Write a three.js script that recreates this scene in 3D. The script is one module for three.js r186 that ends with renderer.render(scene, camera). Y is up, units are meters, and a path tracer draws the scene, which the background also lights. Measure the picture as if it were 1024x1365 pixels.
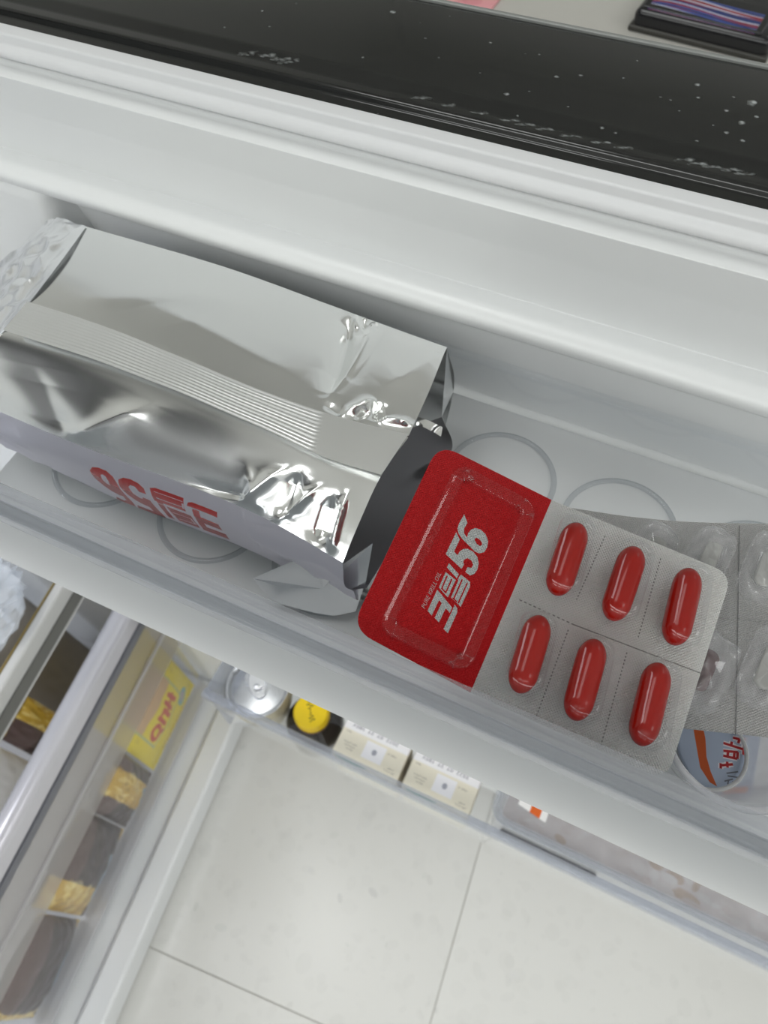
import * as THREE from 'three';
import { RoundedBoxGeometry } from 'three/addons/geometries/RoundedBoxGeometry.js';
import { mergeGeometries, toCreasedNormals } from 'three/addons/utils/BufferGeometryUtils.js';
import { ImprovedNoise } from 'three/addons/math/ImprovedNoise.js';
import { RectAreaLightUniformsLib } from 'three/addons/lights/RectAreaLightUniformsLib.js';

// ------------------------------------------------------------------ camera
const EYE = 1.0;                                   // the phone is held one metre above the floor
const F = 1031;                                    // focal length in pixels of a 1024 x 1365 frame
const CX = [0.90315, 0.348394, -0.250882], CY = [-0.039901, -0.513719, -0.85703], CZ = [-0.427467, 0.784037, -0.450064];
const scene = new THREE.Scene();
const camera = new THREE.PerspectiveCamera(2 * Math.atan(682.5 / F) * 180 / Math.PI, 1024 / 1365, 0.01, 30);
camera.position.set(0, EYE, 0);
camera.up.set(-CX[1], -CY[1], -CZ[1]);
camera.lookAt(CX[2], EYE + CY[2], CZ[2]);
camera.focus = 0.21;
camera.userData.fStop = 23;
scene.add(camera);
scene.background = new THREE.Color(0.0, 0.0, 0.0);
const renderer = new THREE.WebGLRenderer({ antialias: true });
renderer.toneMapping = THREE.LinearToneMapping;
renderer.toneMappingExposure = 0.56;
renderer.shadowMap.enabled = true;
RectAreaLightUniformsLib.init();

// ------------------------------------------------------------------ ceiling lights (the room lamps)
const LIGHT = 12, GLOW = 3;
const PANELS = [[-0.55, -0.1, 0.55, 0.6, 0.6], [2.4, 0.2, 0.6, 1.2, 0.6], [-0.45, 1.6, 0.52, 1.2, 0.6], [0.95, 1.6, 0.52, 1.2, 0.6], [2.3, 1.6, 0.52, 1.2, 0.6], [-0.45, 3.2, 0.6, 1.2, 0.6], [0.95, 3.2, 0.6, 1.2, 0.6], [2.3, 3.2, 0.6, 1.2, 0.6], [1.5, -2.5, 0.55, 1.2, 0.6]];
const CEIL = 2.5;
for (const [x, z, k, w, d] of PANELS) {
  const l = new THREE.RectAreaLight(new THREE.Color(0.985, 1, 0.99), LIGHT * k, w, d);
  l.position.set(x, CEIL - 0.05, z); l.lookAt(x, 0, z); scene.add(l);
}

// ------------------------------------------------------------------ helpers
// creased normals at millimetre scale (the addon joins corners closer than a hundredth of a unit)
const creased = (g, a) => { g = g.clone().scale(1000, 1000, 1000); return toCreasedNormals(g, a).scale(0.001, 0.001, 0.001); };
const V = (x, y, z) => new THREE.Vector3(x, y, z);
let seed = 7;
const rnd = () => { seed = (seed * 1664525 + 1013904223) >>> 0; return seed / 4294967296; };
const noise = new ImprovedNoise();
const N3 = (x, y, z) => noise.noise(x, y, z);
const waves = []; for (let i = 0; i < 14; i++) { const a = rnd() * 6.283, k = 0.6 + rnd() * 1.6; waves.push([Math.cos(a) * k, Math.sin(a) * k, rnd() * 6.283, 1 / (0.6 + k)]); }
const swell = (x, z) => { let s = 0; for (const [a, b, p, w] of waves) s += w * Math.sin(a * x + b * z + p); return s / 4; };   // smooth, without a lattice
function ray(px, py) {
  const u = [px - 512, py - 682.5, F];
  const dot = (a) => a[0] * u[0] + a[1] * u[1] + a[2] * u[2];
  return V(dot(CX), dot(CY), dot(CZ));
}
// the point at a drop of h metres below the lens that is seen at a pixel of the photograph
const at = (px, py, h) => { const r = ray(px, py); return r.multiplyScalar(h / -r.y).add(V(0, EYE, 0)); };
const atZ = (px, py, z) => { const r = ray(px, py); return r.multiplyScalar(z / r.z).add(V(0, EYE, 0)); };
const atPlane = (px, py, p0, n) => { const r = ray(px, py), o = V(0, EYE, 0); return r.clone().multiplyScalar(p0.clone().sub(o).dot(n) / r.dot(n)).add(o); };

const names = {};
function numbered(n) { const k = names[n] = (names[n] ?? -1) + 1; return k ? n + '_' + String(k).padStart(3, '0') : n; }
function shade(o) { o.traverse((m) => { if (m.isMesh) { m.castShadow = m.receiveShadow = true; } }); return o; }
// a thing: a Group at its base; geometry is written in world axes and carried into the group's own
function thing(name, label, category, pos, group, rotY = 0, quat = null) {
  const o = new THREE.Group(); o.name = numbered(name); o.position.copy(pos); o.rotation.y = rotY; if (quat) o.quaternion.copy(quat);
  o.userData = { label, category }; if (group) o.userData.group = group;
  scene.add(o); o.updateMatrixWorld(true); return o;
}
function part(name, geo, mat, parent, extra) {              // geo in world axes
  const g = geo.clone(); parent.updateMatrixWorld(true);
  g.applyMatrix4(parent.matrixWorld.clone().invert());
  const m = new THREE.Mesh(g, mat); m.name = name; if (extra) Object.assign(m.userData, extra);
  parent.add(m); return shade(m);
}
function lpart(name, geo, mat, parent, extra) {             // geo in the parent's own axes
  const m = new THREE.Mesh(geo, mat); m.name = name; if (extra) Object.assign(m.userData, extra); parent.add(m); return shade(m);
}
function struct(name, geo, mat, parent) { const m = new THREE.Mesh(geo, mat); m.name = name; m.userData.kind = 'structure'; (parent ?? scene).add(m); return shade(m); }
function merge(list) { return mergeGeometries(list.map((g) => { const a = g.index ? g.toNonIndexed() : g; for (const k of Object.keys(a.attributes)) if (!['position', 'normal', 'uv'].includes(k)) a.deleteAttribute(k); if (!a.attributes.uv) a.setAttribute('uv', new THREE.BufferAttribute(new Float32Array(a.attributes.position.count * 2), 2)); return a; })); }
function rbox(x0, x1, y0, y1, z0, z1, r = 0.002, seg = 2) {
  r = Math.min(r, (x1 - x0) / 2.01, (y1 - y0) / 2.01, (z1 - z0) / 2.01);
  const g = new RoundedBoxGeometry(x1 - x0, y1 - y0, z1 - z0, seg, r); g.translate((x0 + x1) / 2, (y0 + y1) / 2, (z0 + z1) / 2); return g;
}
// profile in (z, h) swept along x; radii round its corners
function roundedShape(pts, r = 0) {
  const s = new THREE.Shape(), n = pts.length;
  for (let i = 0; i < n; i++) {
    const p = pts[i], a = pts[(i + n - 1) % n], b = pts[(i + 1) % n], rr = p[2] ?? r;
    const da = [a[0] - p[0], a[1] - p[1]], db = [b[0] - p[0], b[1] - p[1]], la = Math.hypot(...da), lb = Math.hypot(...db), k = Math.min(rr, la * 0.48, lb * 0.48);
    const q0 = [p[0] + da[0] / la * k, p[1] + da[1] / la * k], q1 = [p[0] + db[0] / lb * k, p[1] + db[1] / lb * k];
    if (i) s.lineTo(...q0); else s.moveTo(...q0);
    if (k > 0) s.quadraticCurveTo(p[0], p[1], ...q1);
  }
  s.closePath(); return s;
}
function sweepX(zh, x0, x1, r = 0, seg = 5) {
  const s = roundedShape(zh.map(([z, h, k]) => [z, EYE - h, k]), r);
  let g = new THREE.ExtrudeGeometry(s, { depth: x1 - x0, bevelEnabled: false, curveSegments: seg });
  g.applyMatrix4(new THREE.Matrix4().makeBasis(V(0, 0, 1), V(0, 1, 0), V(-1, 0, 0)).setPosition(x1, 0, 0));
  return creased(g, 0.55);
}
// a flat outline in (x, z) with rounded corners, thickness from y0 to y1
function slab(xz, y0, y1, r = 0.002, bevel = 0.0003) {
  const s = roundedShape(xz.map(([x, z, k]) => [x, -z, k]), r);
  const g = new THREE.ExtrudeGeometry(s, { depth: y1 - y0 - 2 * bevel, bevelEnabled: bevel > 0, bevelSize: bevel, bevelThickness: bevel, bevelOffset: -bevel, bevelSegments: 2, curveSegments: 8 });
  g.rotateX(-Math.PI / 2); g.translate(0, y0 + bevel, 0);
  return creased(g, 0.6);
}
// a grid surface from f(u, v) -> Vector3
function surf(f, nu, nv) {
  const p = [], uv = [], ix = [];
  for (let j = 0; j <= nv; j++) for (let i = 0; i <= nu; i++) { const q = f(i / nu, j / nv); p.push(q.x, q.y, q.z); uv.push(i / nu, j / nv); }
  for (let j = 0; j < nv; j++) for (let i = 0; i < nu; i++) { const a = j * (nu + 1) + i, b = a + 1, c = a + nu + 1, d = c + 1; ix.push(a, c, b, b, c, d); }
  const g = new THREE.BufferGeometry(); g.setAttribute('position', new THREE.Float32BufferAttribute(p, 3)); g.setAttribute('uv', new THREE.Float32BufferAttribute(uv, 2)); g.setIndex(ix); g.computeVertexNormals(); return g;
}
const polyline = (pts) => { const c = new THREE.CatmullRomCurve3(pts, false, 'centripetal'); return (t) => c.getPoint(Math.min(1, Math.max(0, t))); };
// rows of curves -> patch, linear or smooth across
function patch(rows, nu, nv, disp, smooth = false) {
  const cs = rows.map(polyline);
  const pos = (u, v) => {
    const q = cs.map((c) => c(u));
    if (smooth && q.length > 2) return new THREE.CatmullRomCurve3(q, false, 'centripetal').getPoint(v);
    const k = Math.min(q.length - 2, Math.floor(v * (q.length - 1))), f = v * (q.length - 1) - k; return q[k].clone().lerp(q[k + 1], f);
  };
  const base = surf(pos, nu, nv); if (!disp) return base;
  const P = base.attributes.position, Nn = base.attributes.normal;
  for (let i = 0; i < P.count; i++) { const u = (i % (nu + 1)) / nu, v = Math.floor(i / (nu + 1)) / nv, d = disp(u, v, P.getX(i), P.getY(i), P.getZ(i)); P.setXYZ(i, P.getX(i) + Nn.getX(i) * d, P.getY(i) + Nn.getY(i) * d, P.getZ(i) + Nn.getZ(i) * d); }
  base.computeVertexNormals(); return base;
}
const ridged = (x, y, z) => 1 - Math.abs(N3(x, y, z)) * 2;
function canvasTex(w, h, draw, srgb = true) {
  const c = document.createElement('canvas'); c.width = w; c.height = h; const g = c.getContext('2d'); draw(g, w, h);
  const t = new THREE.CanvasTexture(c); if (srgb) t.colorSpace = THREE.SRGBColorSpace; t.wrapS = t.wrapT = THREE.RepeatWrapping; return t;
}
const tile = (t, sx, sy = sx) => { const c = t.clone(); c.repeat.set(1 / sx, 1 / sy); c.needsUpdate = true; return c; };
function tileUV(g, ax = 'x', az = 'z', k = 1) {
  const p = g.attributes.position, uv = new Float32Array(p.count * 2), get = { x: (i) => p.getX(i), y: (i) => p.getY(i), z: (i) => p.getZ(i) };
  for (let i = 0; i < p.count; i++) { uv[2 * i] = get[ax](i) * k; uv[2 * i + 1] = get[az](i) * k; } g.setAttribute('uv', new THREE.BufferAttribute(uv, 2)); return g;
}

// ------------------------------------------------------------------ materials
const phys = (o) => new THREE.MeshPhysicalMaterial(o);
const lin = (r, g, b) => new THREE.Color().setRGB(r, g, b);
const grainTex = canvasTex(256, 256, (g, w, h) => { const d = g.createImageData(w, h); for (let i = 0; i < w * h; i++) { const v = 118 + rnd() * 20; d.data.set([v, v, v, 255], i * 4); } g.putImageData(d, 0, 0); }, false);
const M = {
  liner: phys({ color: lin(0.74, 0.755, 0.755), roughness: 0.33, bumpMap: tile(grainTex, 0.05), bumpScale: 0.00003 }),
  linerMatt: phys({ color: lin(0.6, 0.615, 0.61), roughness: 0.5 }),
  gasket: phys({ color: lin(0.68, 0.69, 0.7), roughness: 0.45 }),
  cabinet: phys({ color: lin(0.8, 0.815, 0.83), roughness: 0.4 }),
  shellSide: phys({ color: lin(0.5, 0.5, 0.5), roughness: 0.4 }),
  clear: phys({ color: lin(0.985, 0.99, 0.995), roughness: 0.03, transmission: 1, thickness: 0, ior: 1.5, side: THREE.DoubleSide }),
  clearGlass: phys({ color: lin(0.86, 0.87, 0.89), roughness: 0.3, transmission: 0.93, thickness: 0, ior: 1.45, specularIntensity: 0.6, side: THREE.DoubleSide }),
  frost: phys({ color: lin(0.53, 0.555, 0.575), roughness: 0.85, transmission: 0.62, thickness: 0, ior: 1.45, side: THREE.DoubleSide }),
  frostFloor: phys({ color: lin(0.84, 0.855, 0.86), roughness: 0.5, transmission: 0.15, thickness: 0, ior: 1.45, side: THREE.DoubleSide }),
  veil: phys({ color: lin(0.85, 0.83, 0.81), roughness: 0.42, transmission: 0.92, thickness: 0, ior: 1.45, side: THREE.DoubleSide }),
  foil: phys({ color: lin(0.88, 0.89, 0.88), roughness: 0.19, metalness: 1, side: THREE.DoubleSide }),
  foilWhite: phys({ color: lin(0.9, 0.91, 0.92), roughness: 0.24, metalness: 0.9, side: THREE.DoubleSide }),
  foilInner: phys({ color: lin(0.86, 0.87, 0.88), roughness: 0.2, metalness: 1, side: THREE.DoubleSide }),
  white: phys({ color: lin(0.72, 0.72, 0.71), roughness: 0.5 }),
};

// ------------------------------------------------------------------ room shell
const RX0 = -1.6, RX1 = 3.2, RZ0 = -3.6, RZ1 = 4.6;
const wallMat = phys({ color: lin(0.8, 0.8, 0.78), roughness: 0.85, bumpMap: tile(grainTex, 0.4), bumpScale: 0.0004 });
const ceilMat = phys({ color: lin(0.86, 0.86, 0.85), roughness: 0.9, bumpMap: tile(grainTex, 0.3), bumpScale: 0.0006 });
const groutMat = phys({ color: lin(0.42, 0.41, 0.38), roughness: 0.8 });
const box = (x0, x1, y0, y1, z0, z1) => { const g = new THREE.BoxGeometry(x1 - x0, y1 - y0, z1 - z0); g.translate((x0 + x1) / 2, (y0 + y1) / 2, (z0 + z1) / 2); return g; };
const floorMesh = struct('floor', box(RX0, RX1, -0.12, -0.0008, RZ0, RZ1), groutMat);
struct('ceiling', box(RX0 - 0.1, RX1 + 0.1, CEIL, CEIL + 0.1, RZ0 - 0.1, RZ1 + 0.1), ceilMat);
struct('wall_left', box(RX0 - 0.1, RX0, 0, CEIL, RZ0, RZ1), wallMat);
struct('wall_right', box(RX1, RX1 + 0.1, 0, CEIL, RZ0, RZ1), wallMat);
struct('wall_back', box(RX0 - 0.1, RX1 + 0.1, 0, CEIL, RZ0 - 0.1, RZ0), wallMat);
struct('wall_front', box(RX0 - 0.1, RX1 + 0.1, 0, CEIL, RZ1, RZ1 + 0.1), wallMat);
{ // vinyl tiles, laid along the refrigerator
  const A = THREE.MathUtils.degToRad(5.2), S = 0.45;
  const speck = canvasTex(1024, 1024, (g, w, h) => {
    g.fillStyle = '#eeeeec'; g.fillRect(0, 0, w, h);
    for (let i = 0; i < 2600; i++) { const a = 0.006 + rnd() * 0.02; g.fillStyle = rnd() < 0.5 ? `rgba(120,118,112,${a})` : `rgba(255,255,255,${a})`; const r = 2 + rnd() * 14; g.beginPath(); g.ellipse(rnd() * w, rnd() * h, r, r * (0.3 + rnd()), rnd() * 3, 0, 7); g.fill(); }
    for (let i = 0; i < 40; i++) { g.fillStyle = `rgba(95,100,96,${0.03 + rnd() * 0.06})`; const r = 2 + rnd() * 5; g.beginPath(); g.ellipse(rnd() * w, rnd() * h, r * 1.8, r, rnd() * 3, 0, 7); g.fill(); }
  });
  const tm = [0, 1, 2].map((k) => phys({ color: lin(0.88 - k * 0.012, 0.875 - k * 0.012, 0.86 - k * 0.012), roughness: 0.23, map: (() => { const t = speck.clone(); t.offset.set(k * 0.37, k * 0.21); t.repeat.set(1 / 0.6, 1 / 0.6); t.needsUpdate = true; return t; })() }));
  const tg = rbox(-S / 2 + 0.0006, S / 2 - 0.0006, -0.004, 0, -S / 2 + 0.0006, S / 2 - 0.0006, 0.0006, 1); tileUV(tg);
  for (let i = -5; i <= 6; i++) for (let j = -7; j <= 9; j++) {
    const n = 0.0245 + (i + 0.5) * S, w = 0.0795 + (j + 0.5) * S, x = n * Math.cos(A) + w * Math.sin(A), z = -n * Math.sin(A) + w * Math.cos(A);
    if (x < RX0 + 0.35 || x > RX1 - 0.35 || z < RZ0 + 0.35 || z > RZ1 - 0.35) continue;
    const m = lpart(numbered('floor_tile'), tg, tm[Math.abs(i * 5 + j * 3) % 3], floorMesh); m.position.set(x, 0, z); m.rotation.y = A;
  }
}
{ // ceiling lights
  const glow = new THREE.MeshStandardMaterial({ color: 0xffffff, emissive: lin(0.985, 1, 0.99), emissiveIntensity: GLOW, roughness: 0.6 });
  PANELS.forEach(([x, z, , w, d], i) => {
    const l = thing('ceiling_light', ['square ceiling light above the refrigerator cabinet', 'long ceiling light by the far side wall, in line with the open door', 'first ceiling light in front of the refrigerator, by the added dark storage unit', 'first ceiling light in front of the refrigerator door', 'first ceiling light in front of the refrigerator, by the far side wall', 'last ceiling light from the refrigerator, on the side of the added storage unit', 'last ceiling light from the refrigerator, in the middle', 'last ceiling light from the refrigerator, by the far side wall', 'ceiling light over the white desk behind the refrigerator door'][i], 'ceiling light', V(x, CEIL - 0.04, z));
    part('housing', box(x - w / 2 - 0.03, x + w / 2 + 0.03, CEIL - 0.035, CEIL, z - d / 2 - 0.03, z + d / 2 + 0.03), M.white, l);
    part('diffuser', rbox(x - w / 2, x + w / 2, CEIL - 0.045, CEIL - 0.03, z - d / 2, z + d / 2, 0.004), glow, l);
  });
}

{ // dark storage unit, unseen, added so the foil has something dark to mirror
  const c = thing('added_cupboard', 'tall dark grey storage unit added out of view for the foil to mirror', 'added_cupboard', V(-1.35, 0, 1.35));
  const dk = phys({ color: lin(0.03, 0.032, 0.038), roughness: 0.5 });
  part('carcass', rbox(-1.598, -1.14, 0.06, 2.3, 0.5, 2.3, 0.004), dk, c); part('plinth', rbox(-1.58, -1.18, 0, 0.06, 0.52, 2.28, 0.002), dk, c);
  for (const k of [0, 1, 2]) { const z = 0.505 + k * 0.597; const d = part('door', rbox(-1.138, -1.118, 0.08, 2.28, z, z + 0.59, 0.003), dk, c); const h = part('handle', rbox(-1.118, -1.1, 1.05, 1.25, z + 0.53, z + 0.545, 0.004), M.white, c); d.attach(h); }
}
// ------------------------------------------------------------------ refrigerator
const RA = THREE.MathUtils.degToRad(6.5);
const DX0 = -0.318, DX1 = 0.34;                    // the door, along x
const fridge = thing('refrigerator', 'open white refrigerator with black glass door seen from above', 'refrigerator', V(-0.62, 0, 0.0), null, RA);
const cab = (n, y, w) => V(n * Math.cos(RA) + w * Math.sin(RA), y, -n * Math.sin(RA) + w * Math.cos(RA));
const cabM = new THREE.Matrix4().makeRotationY(RA);
const cbox = (n0, n1, h0, h1, w0, w1, r = 0.003) => rbox(n0, n1, EYE - h1, EYE - h0, w0, w1, r).applyMatrix4(cabM);
{
  const W0 = -0.235, W1 = 0.42;
  part('hinge_side_wall', cbox(-0.86, -0.3, 0.135, 0.995, W0 - 0.03, W0 + 0.01, 0.004), M.cabinet, fridge);
  part('far_side_wall', cbox(-0.86, -0.3, 0.135, 0.995, W1 - 0.03, W1, 0.004), M.cabinet, fridge);
  part('back_wall', cbox(-0.86, -0.83, 0.17, 0.955, W0 + 0.01, W1 - 0.03), M.cabinet, fridge);
  part('cabinet_top', cbox(-0.86, -0.3, 0.12, 0.17, W0 - 0.03, W1, 0.004), M.cabinet, fridge);
  part('cabinet_floor', cbox(-0.83, -0.328, 0.958, 0.995, W0 + 0.01, W1 - 0.03, 0.004), M.cabinet, fridge);
  part('front_sill', cbox(-0.3275, -0.298, 0.951, 0.995, W0 + 0.01, W1 - 0.03, 0.005), M.cabinet, fridge);
  part('added_interior_lamp', cbox(-0.62, -0.42, 0.17, 0.178, 0.0, 0.2, 0.003), new THREE.MeshStandardMaterial({ color: 0xffffff, emissive: lin(1, 1, 1), emissiveIntensity: 1.5 }), fridge);  // unseen lamp, added to brighten the drawer and shelf
  { const l = new THREE.RectAreaLight(new THREE.Color(0.97, 0.98, 1), 20, 0.19, 0.19); const p = cab(-0.52, EYE - 0.181, 0.1); l.position.copy(p); l.lookAt(p.x, 0, p.z); scene.add(l); }  // the light that the added lamp casts into the cabinet
  part('front_foot', cbox(-0.34, -0.305, 0.994, 1.0, W0 + 0.02, W1 - 0.04, 0.001), phys({ color: lin(0.1, 0.1, 0.09), roughness: 0.7 }), fridge);
}
{ // the door: white inner liner, foam core, gasket, black glossy cap and glass front
  const liner = merge([
    sweepX([[-0.1885, 0.1436, 0.0004], [-0.1865, 0.1452, 0.0006], [-0.182, 0.1466, 0.0004], [-0.1844, 0.1612, 0.001], [-0.1853, 0.181, 0.0004], [-0.1778, 0.1806, 0.002], [-0.1735, 0.1836, 0.0025], [-0.175, 0.189, 0.003], [-0.1885, 0.1975, 0.006], [-0.2005, 0.245, 0.02], [-0.2005, 0.93, 0.004], [-0.207, 0.93, 0], [-0.207, 0.1436, 0]], DX0 + 0.012, DX1 - 0.012, 0, 6),
    rbox(DX0 + 0.02, -0.2405, EYE - 0.93, EYE - 0.187, -0.205, -0.1755, 0.008, 4),
  ]);
  const door = part('door', liner, M.liner, fridge);
  const sub = (name, g, m, ex) => { const o = part(name, g, m, fridge, ex); door.attach(o); return o; };
  sub('foam_core', box(DX0 + 0.004, DX1 - 0.004, EYE - 0.935, EYE - 0.145, -0.249, -0.2072), M.shellSide);
  sub('gasket', sweepX([[-0.1916, 0.1336, 0.0003], [-0.1872, 0.1342, 0.0008], [-0.1868, 0.1375, 0.0006], [-0.1848, 0.1388, 0.0009], [-0.1842, 0.141, 0.0012], [-0.1862, 0.1424, 0.0006], [-0.1885, 0.1434, 0.0004], [-0.1916, 0.1434, 0]], DX0 + 0.006, DX1 - 0.006, 0, 5), M.gasket);
  const stain = canvasTex(2048, 256, (g, w, h) => {
    // dried water spots, where the photograph shows them: x metres along the door, z across it
    g.fillStyle = '#1e1f1e'; g.fillRect(0, 0, w, h);
    const spots = [[524, 15, 6], [484, 80, 2.5], [654, 57, 3], [567, 52, 2], [585, 79, 2], [675, 129, 5], [742, 104, 4], [774, 102, 3.5], [719, 73, 2], [831, 105, 2.5], [880, 131, 2], [930, 113, 5], [931, 131, 3.5], [968, 149, 4], [988, 166, 6], [968, 180, 4], [989, 191, 4], [1003, 138, 9], [1008, 157, 4], [893, 135, 2], [928, 192, 2.5], [705, 125, 2], [757, 146, 2], [700, 72, 1.5], [560, 30, 1.5], [640, 100, 1.5], [850, 80, 2], [802, 174, 3], [820, 180, 2], [350, 16, 3], [395, 5, 2], [360, 38, 2], [300, 40, 2], [600, 20, 1.5], [905, 150, 2], [950, 170, 2], [978, 130, 2.5], [690, 155, 2]];
    for (const [px, py, r] of spots) {
      const q = at(px, py, 0.132), cx = (q.x - DX0) / (DX1 - DX0) * w, cy = (q.z + 0.252) / 0.054 * h, s = r * 0.00017 * w / (DX1 - DX0), sy = r * 0.00017 * h / 0.054;
      for (let k = 0; k < 26; k++) { const a = rnd() * 6.3, d = Math.sqrt(rnd()); g.fillStyle = `rgba(185,190,190,${0.09 + rnd() * 0.18})`; g.beginPath(); g.ellipse(cx + Math.cos(a) * d * s * 0.8, cy + Math.sin(a) * d * sy * 0.8, s * 0.4, sy * 0.4, 0, 0, 7); g.fill(); }
    }
    const edge = [[330, 72], [355, 76], [375, 80], [385, 83], [560, 130], [600, 140], [640, 150], [680, 160], [700, 166], [725, 172], [760, 181], [800, 190], [830, 197], [910, 213], [930, 218], [950, 222], [975, 226], [992, 231]];
    for (const [px, py] of edge) for (let k = 0; k < 22; k++) { const q = at(px + (rnd() - 0.5) * 26, py + (rnd() - 0.5) * 3 , 0.132), cx = (q.x - DX0) / (DX1 - DX0) * w, cy = (q.z + 0.252) / 0.054 * h; g.fillStyle = `rgba(160,165,165,${0.1 + rnd() * 0.3})`; g.beginPath(); g.ellipse(cx, cy, 0.8 + rnd() * 2.6, 0.6 + rnd() * 1.6, 0, 0, 7); g.fill(); }
  });
  const capMat = phys({ color: lin(1, 1, 1), map: stain, roughness: 0.12, specularIntensity: 1 });
  const cap = sweepX([[-0.2526, 0.1325, 0.0004], [-0.2065, 0.131, 0.001], [-0.2015, 0.1322, 0.0008], [-0.1968, 0.1316, 0.001], [-0.1955, 0.1338, 0.0006], [-0.1918, 0.1341, 0.0006], [-0.1918, 0.1436, 0], [-0.2526, 0.1436, 0]], DX0, DX1, 0, 4);
  { const p = cap.attributes.position, uv = cap.attributes.uv; for (let i = 0; i < p.count; i++) uv.setXY(i, (p.getX(i) - DX0) / (DX1 - DX0), 1 - (p.getZ(i) + 0.252) / 0.054); }
  sub('top_cap', cap, capMat, { label: 'black glossy top edge with dried water spots' });
  sub('glass_front', rbox(DX0, DX1, EYE - 0.935, EYE - 0.1318, -0.2545, -0.2528, 0.0004), phys({ color: lin(0.25, 0.26, 0.25), roughness: 0.2 }), { label: 'thin grey front glass' });
}

// ------------------------------------------------------------------ upper door bin
const BX0 = -0.224, BX1 = 0.088, BY = EYE - 0.25;
const bin = thing('door_bin', 'clear upper door bin holding the foil pouch and red pill packs', 'door bin', V((BX0 + BX1) / 2, BY - 0.003, -0.125));
{
  part('floor_panel', slab([[BX0 + 0.002, -0.1955], [BX1 - 0.002, -0.1955], [BX1 - 0.002, -0.0565], [BX0 + 0.002, -0.0565]], BY - 0.0032, BY - 0.0005, 0.012), M.frostFloor, bin);
  part('back_wall', sweepX([[-0.1924, 0.2225, 0.0004], [-0.1904, 0.2225, 0.0004], [-0.1945, 0.25, 0.001], [-0.1958, 0.2527, 0.001], [-0.1975, 0.25, 0]], BX0, BX1, 0, 4), M.clear, bin);
  part('back_lip', sweepX([[-0.1934, 0.2205, 0.0006], [-0.1896, 0.2205, 0.0006], [-0.1896, 0.2225, 0.0005], [-0.1934, 0.2225, 0.0005]], BX0, BX1, 0, 4), M.clear, bin);
  part('front_panel', sweepX([[-0.0545, 0.1805, 0.0004], [-0.0505, 0.1805, 0.0004], [-0.0556, 0.2525, 0.001], [-0.0578, 0.2525, 0.0008]], BX0 + 0.001, BX1 - 0.001, 0, 4), M.frost, bin, { label: 'frosted grey front panel' });
  part('front_rail', sweepX([[-0.0564, 0.1715, 0.0009], [-0.0545, 0.1708, 0.0006], [-0.0538, 0.172, 0.0003], [-0.0528, 0.1714, 0.0004], [-0.0518, 0.1726, 0.0003], [-0.051, 0.1716, 0.0004], [-0.0502, 0.1742, 0.0005], [-0.0486, 0.1744, 0.0008], [-0.0486, 0.1805, 0.0012], [-0.0554, 0.1805, 0.0006]], BX0, BX1, 0, 6), M.clearGlass, bin, { label: 'clear rounded rim' });
  for (const [x0, x1] of [[BX0, BX0 + 0.0022], [BX1 - 0.0022, BX1]]) {
    const s = roundedShape([[-0.192, EYE - 0.221, 0.004], [-0.1, EYE - 0.205, 0.03], [-0.056, EYE - 0.173, 0.003], [-0.056, EYE - 0.2525, 0.004], [-0.1955, EYE - 0.2525, 0.004]]);
    const g = new THREE.ExtrudeGeometry(s, { depth: x1 - x0, bevelEnabled: false, curveSegments: 6 }); g.applyMatrix4(new THREE.Matrix4().makeBasis(V(0, 0, 1), V(0, 1, 0), V(-1, 0, 0)).setPosition(x1, 0, 0));
    part('side_wall', creased(g, 0.5), M.clear, bin);
  }
  const ringMat = phys({ color: lin(0.84, 0.855, 0.87), roughness: 0.12, transmission: 0.86, thickness: 0, ior: 1.5, side: THREE.DoubleSide });
  const ringG = new THREE.TorusGeometry(0.0205, 0.0011, 10, 64); ringG.rotateX(Math.PI / 2); ringG.scale(1, 0.8, 1);
  for (const [x, z] of [[-0.185, -0.1075], [-0.1325, -0.1045], [-0.082, -0.1045], [-0.033, -0.106], [0.016, -0.106], [0.064, -0.106], [-0.18, -0.165], [-0.133, -0.164], [-0.086, -0.164], [-0.039, -0.1635], [0.0085, -0.1605], [0.058, -0.162]]) {
    part('floor_ring', ringG.clone().translate(x, BY - 0.0002, z), ringMat, bin);
  }
}

// ------------------------------------------------------------------ the logo, traced in the plane of the pill pack's print (units: 1/6.207 pixel)
const GLYPH = [
  [[[265, 785], [185, 960], [220, 1000], [280, 872], [302, 897], [243, 1018], [279, 1057], [336, 940], [370, 978], [387, 932]]],
  [[[410, 908], [431, 940], [430, 975], [353, 1146], [317, 1110], [393, 950]]],
  [[[362, 567], [456, 672], [440, 707], [345, 602]], [[335, 640], [427, 712], [352, 850], [278, 768]]],
  [[[461, 660], [537, 722], [536, 762], [460, 928], [378, 850]]],
  [[[422, 312], [452, 372], [404, 472], [433, 500], [450, 470], [480, 450], [515, 447], [560, 470], [597, 515], [608, 570], [597, 620], [570, 658], [535, 668], [497, 640], [515, 600], [548, 606], [562, 580], [548, 545], [515, 525], [487, 538], [480, 560], [488, 575], [466, 615], [335, 492]]],
  [[[488, 163], [515, 235], [488, 280], [487, 320], [512, 355], [520, 320], [545, 290], [580, 276], [625, 290], [665, 328], [686, 380], [680, 430], [655, 475], [615, 488], [575, 470], [530, 425], [470, 365], [440, 320], [432, 280], [445, 240]]],
];
const HOLE = [[572, 372], [588, 356], [612, 368], [634, 395], [636, 415], [620, 425], [592, 408]];
const SLITS = [[[345, 675], [305, 770]], [[385, 700], [335, 812]], [[302, 775], [332, 805]], [[470, 705], [402, 860]], [[512, 735], [440, 895]], [[395, 855], [425, 885]], [[452, 655], [378, 800]]];
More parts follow.
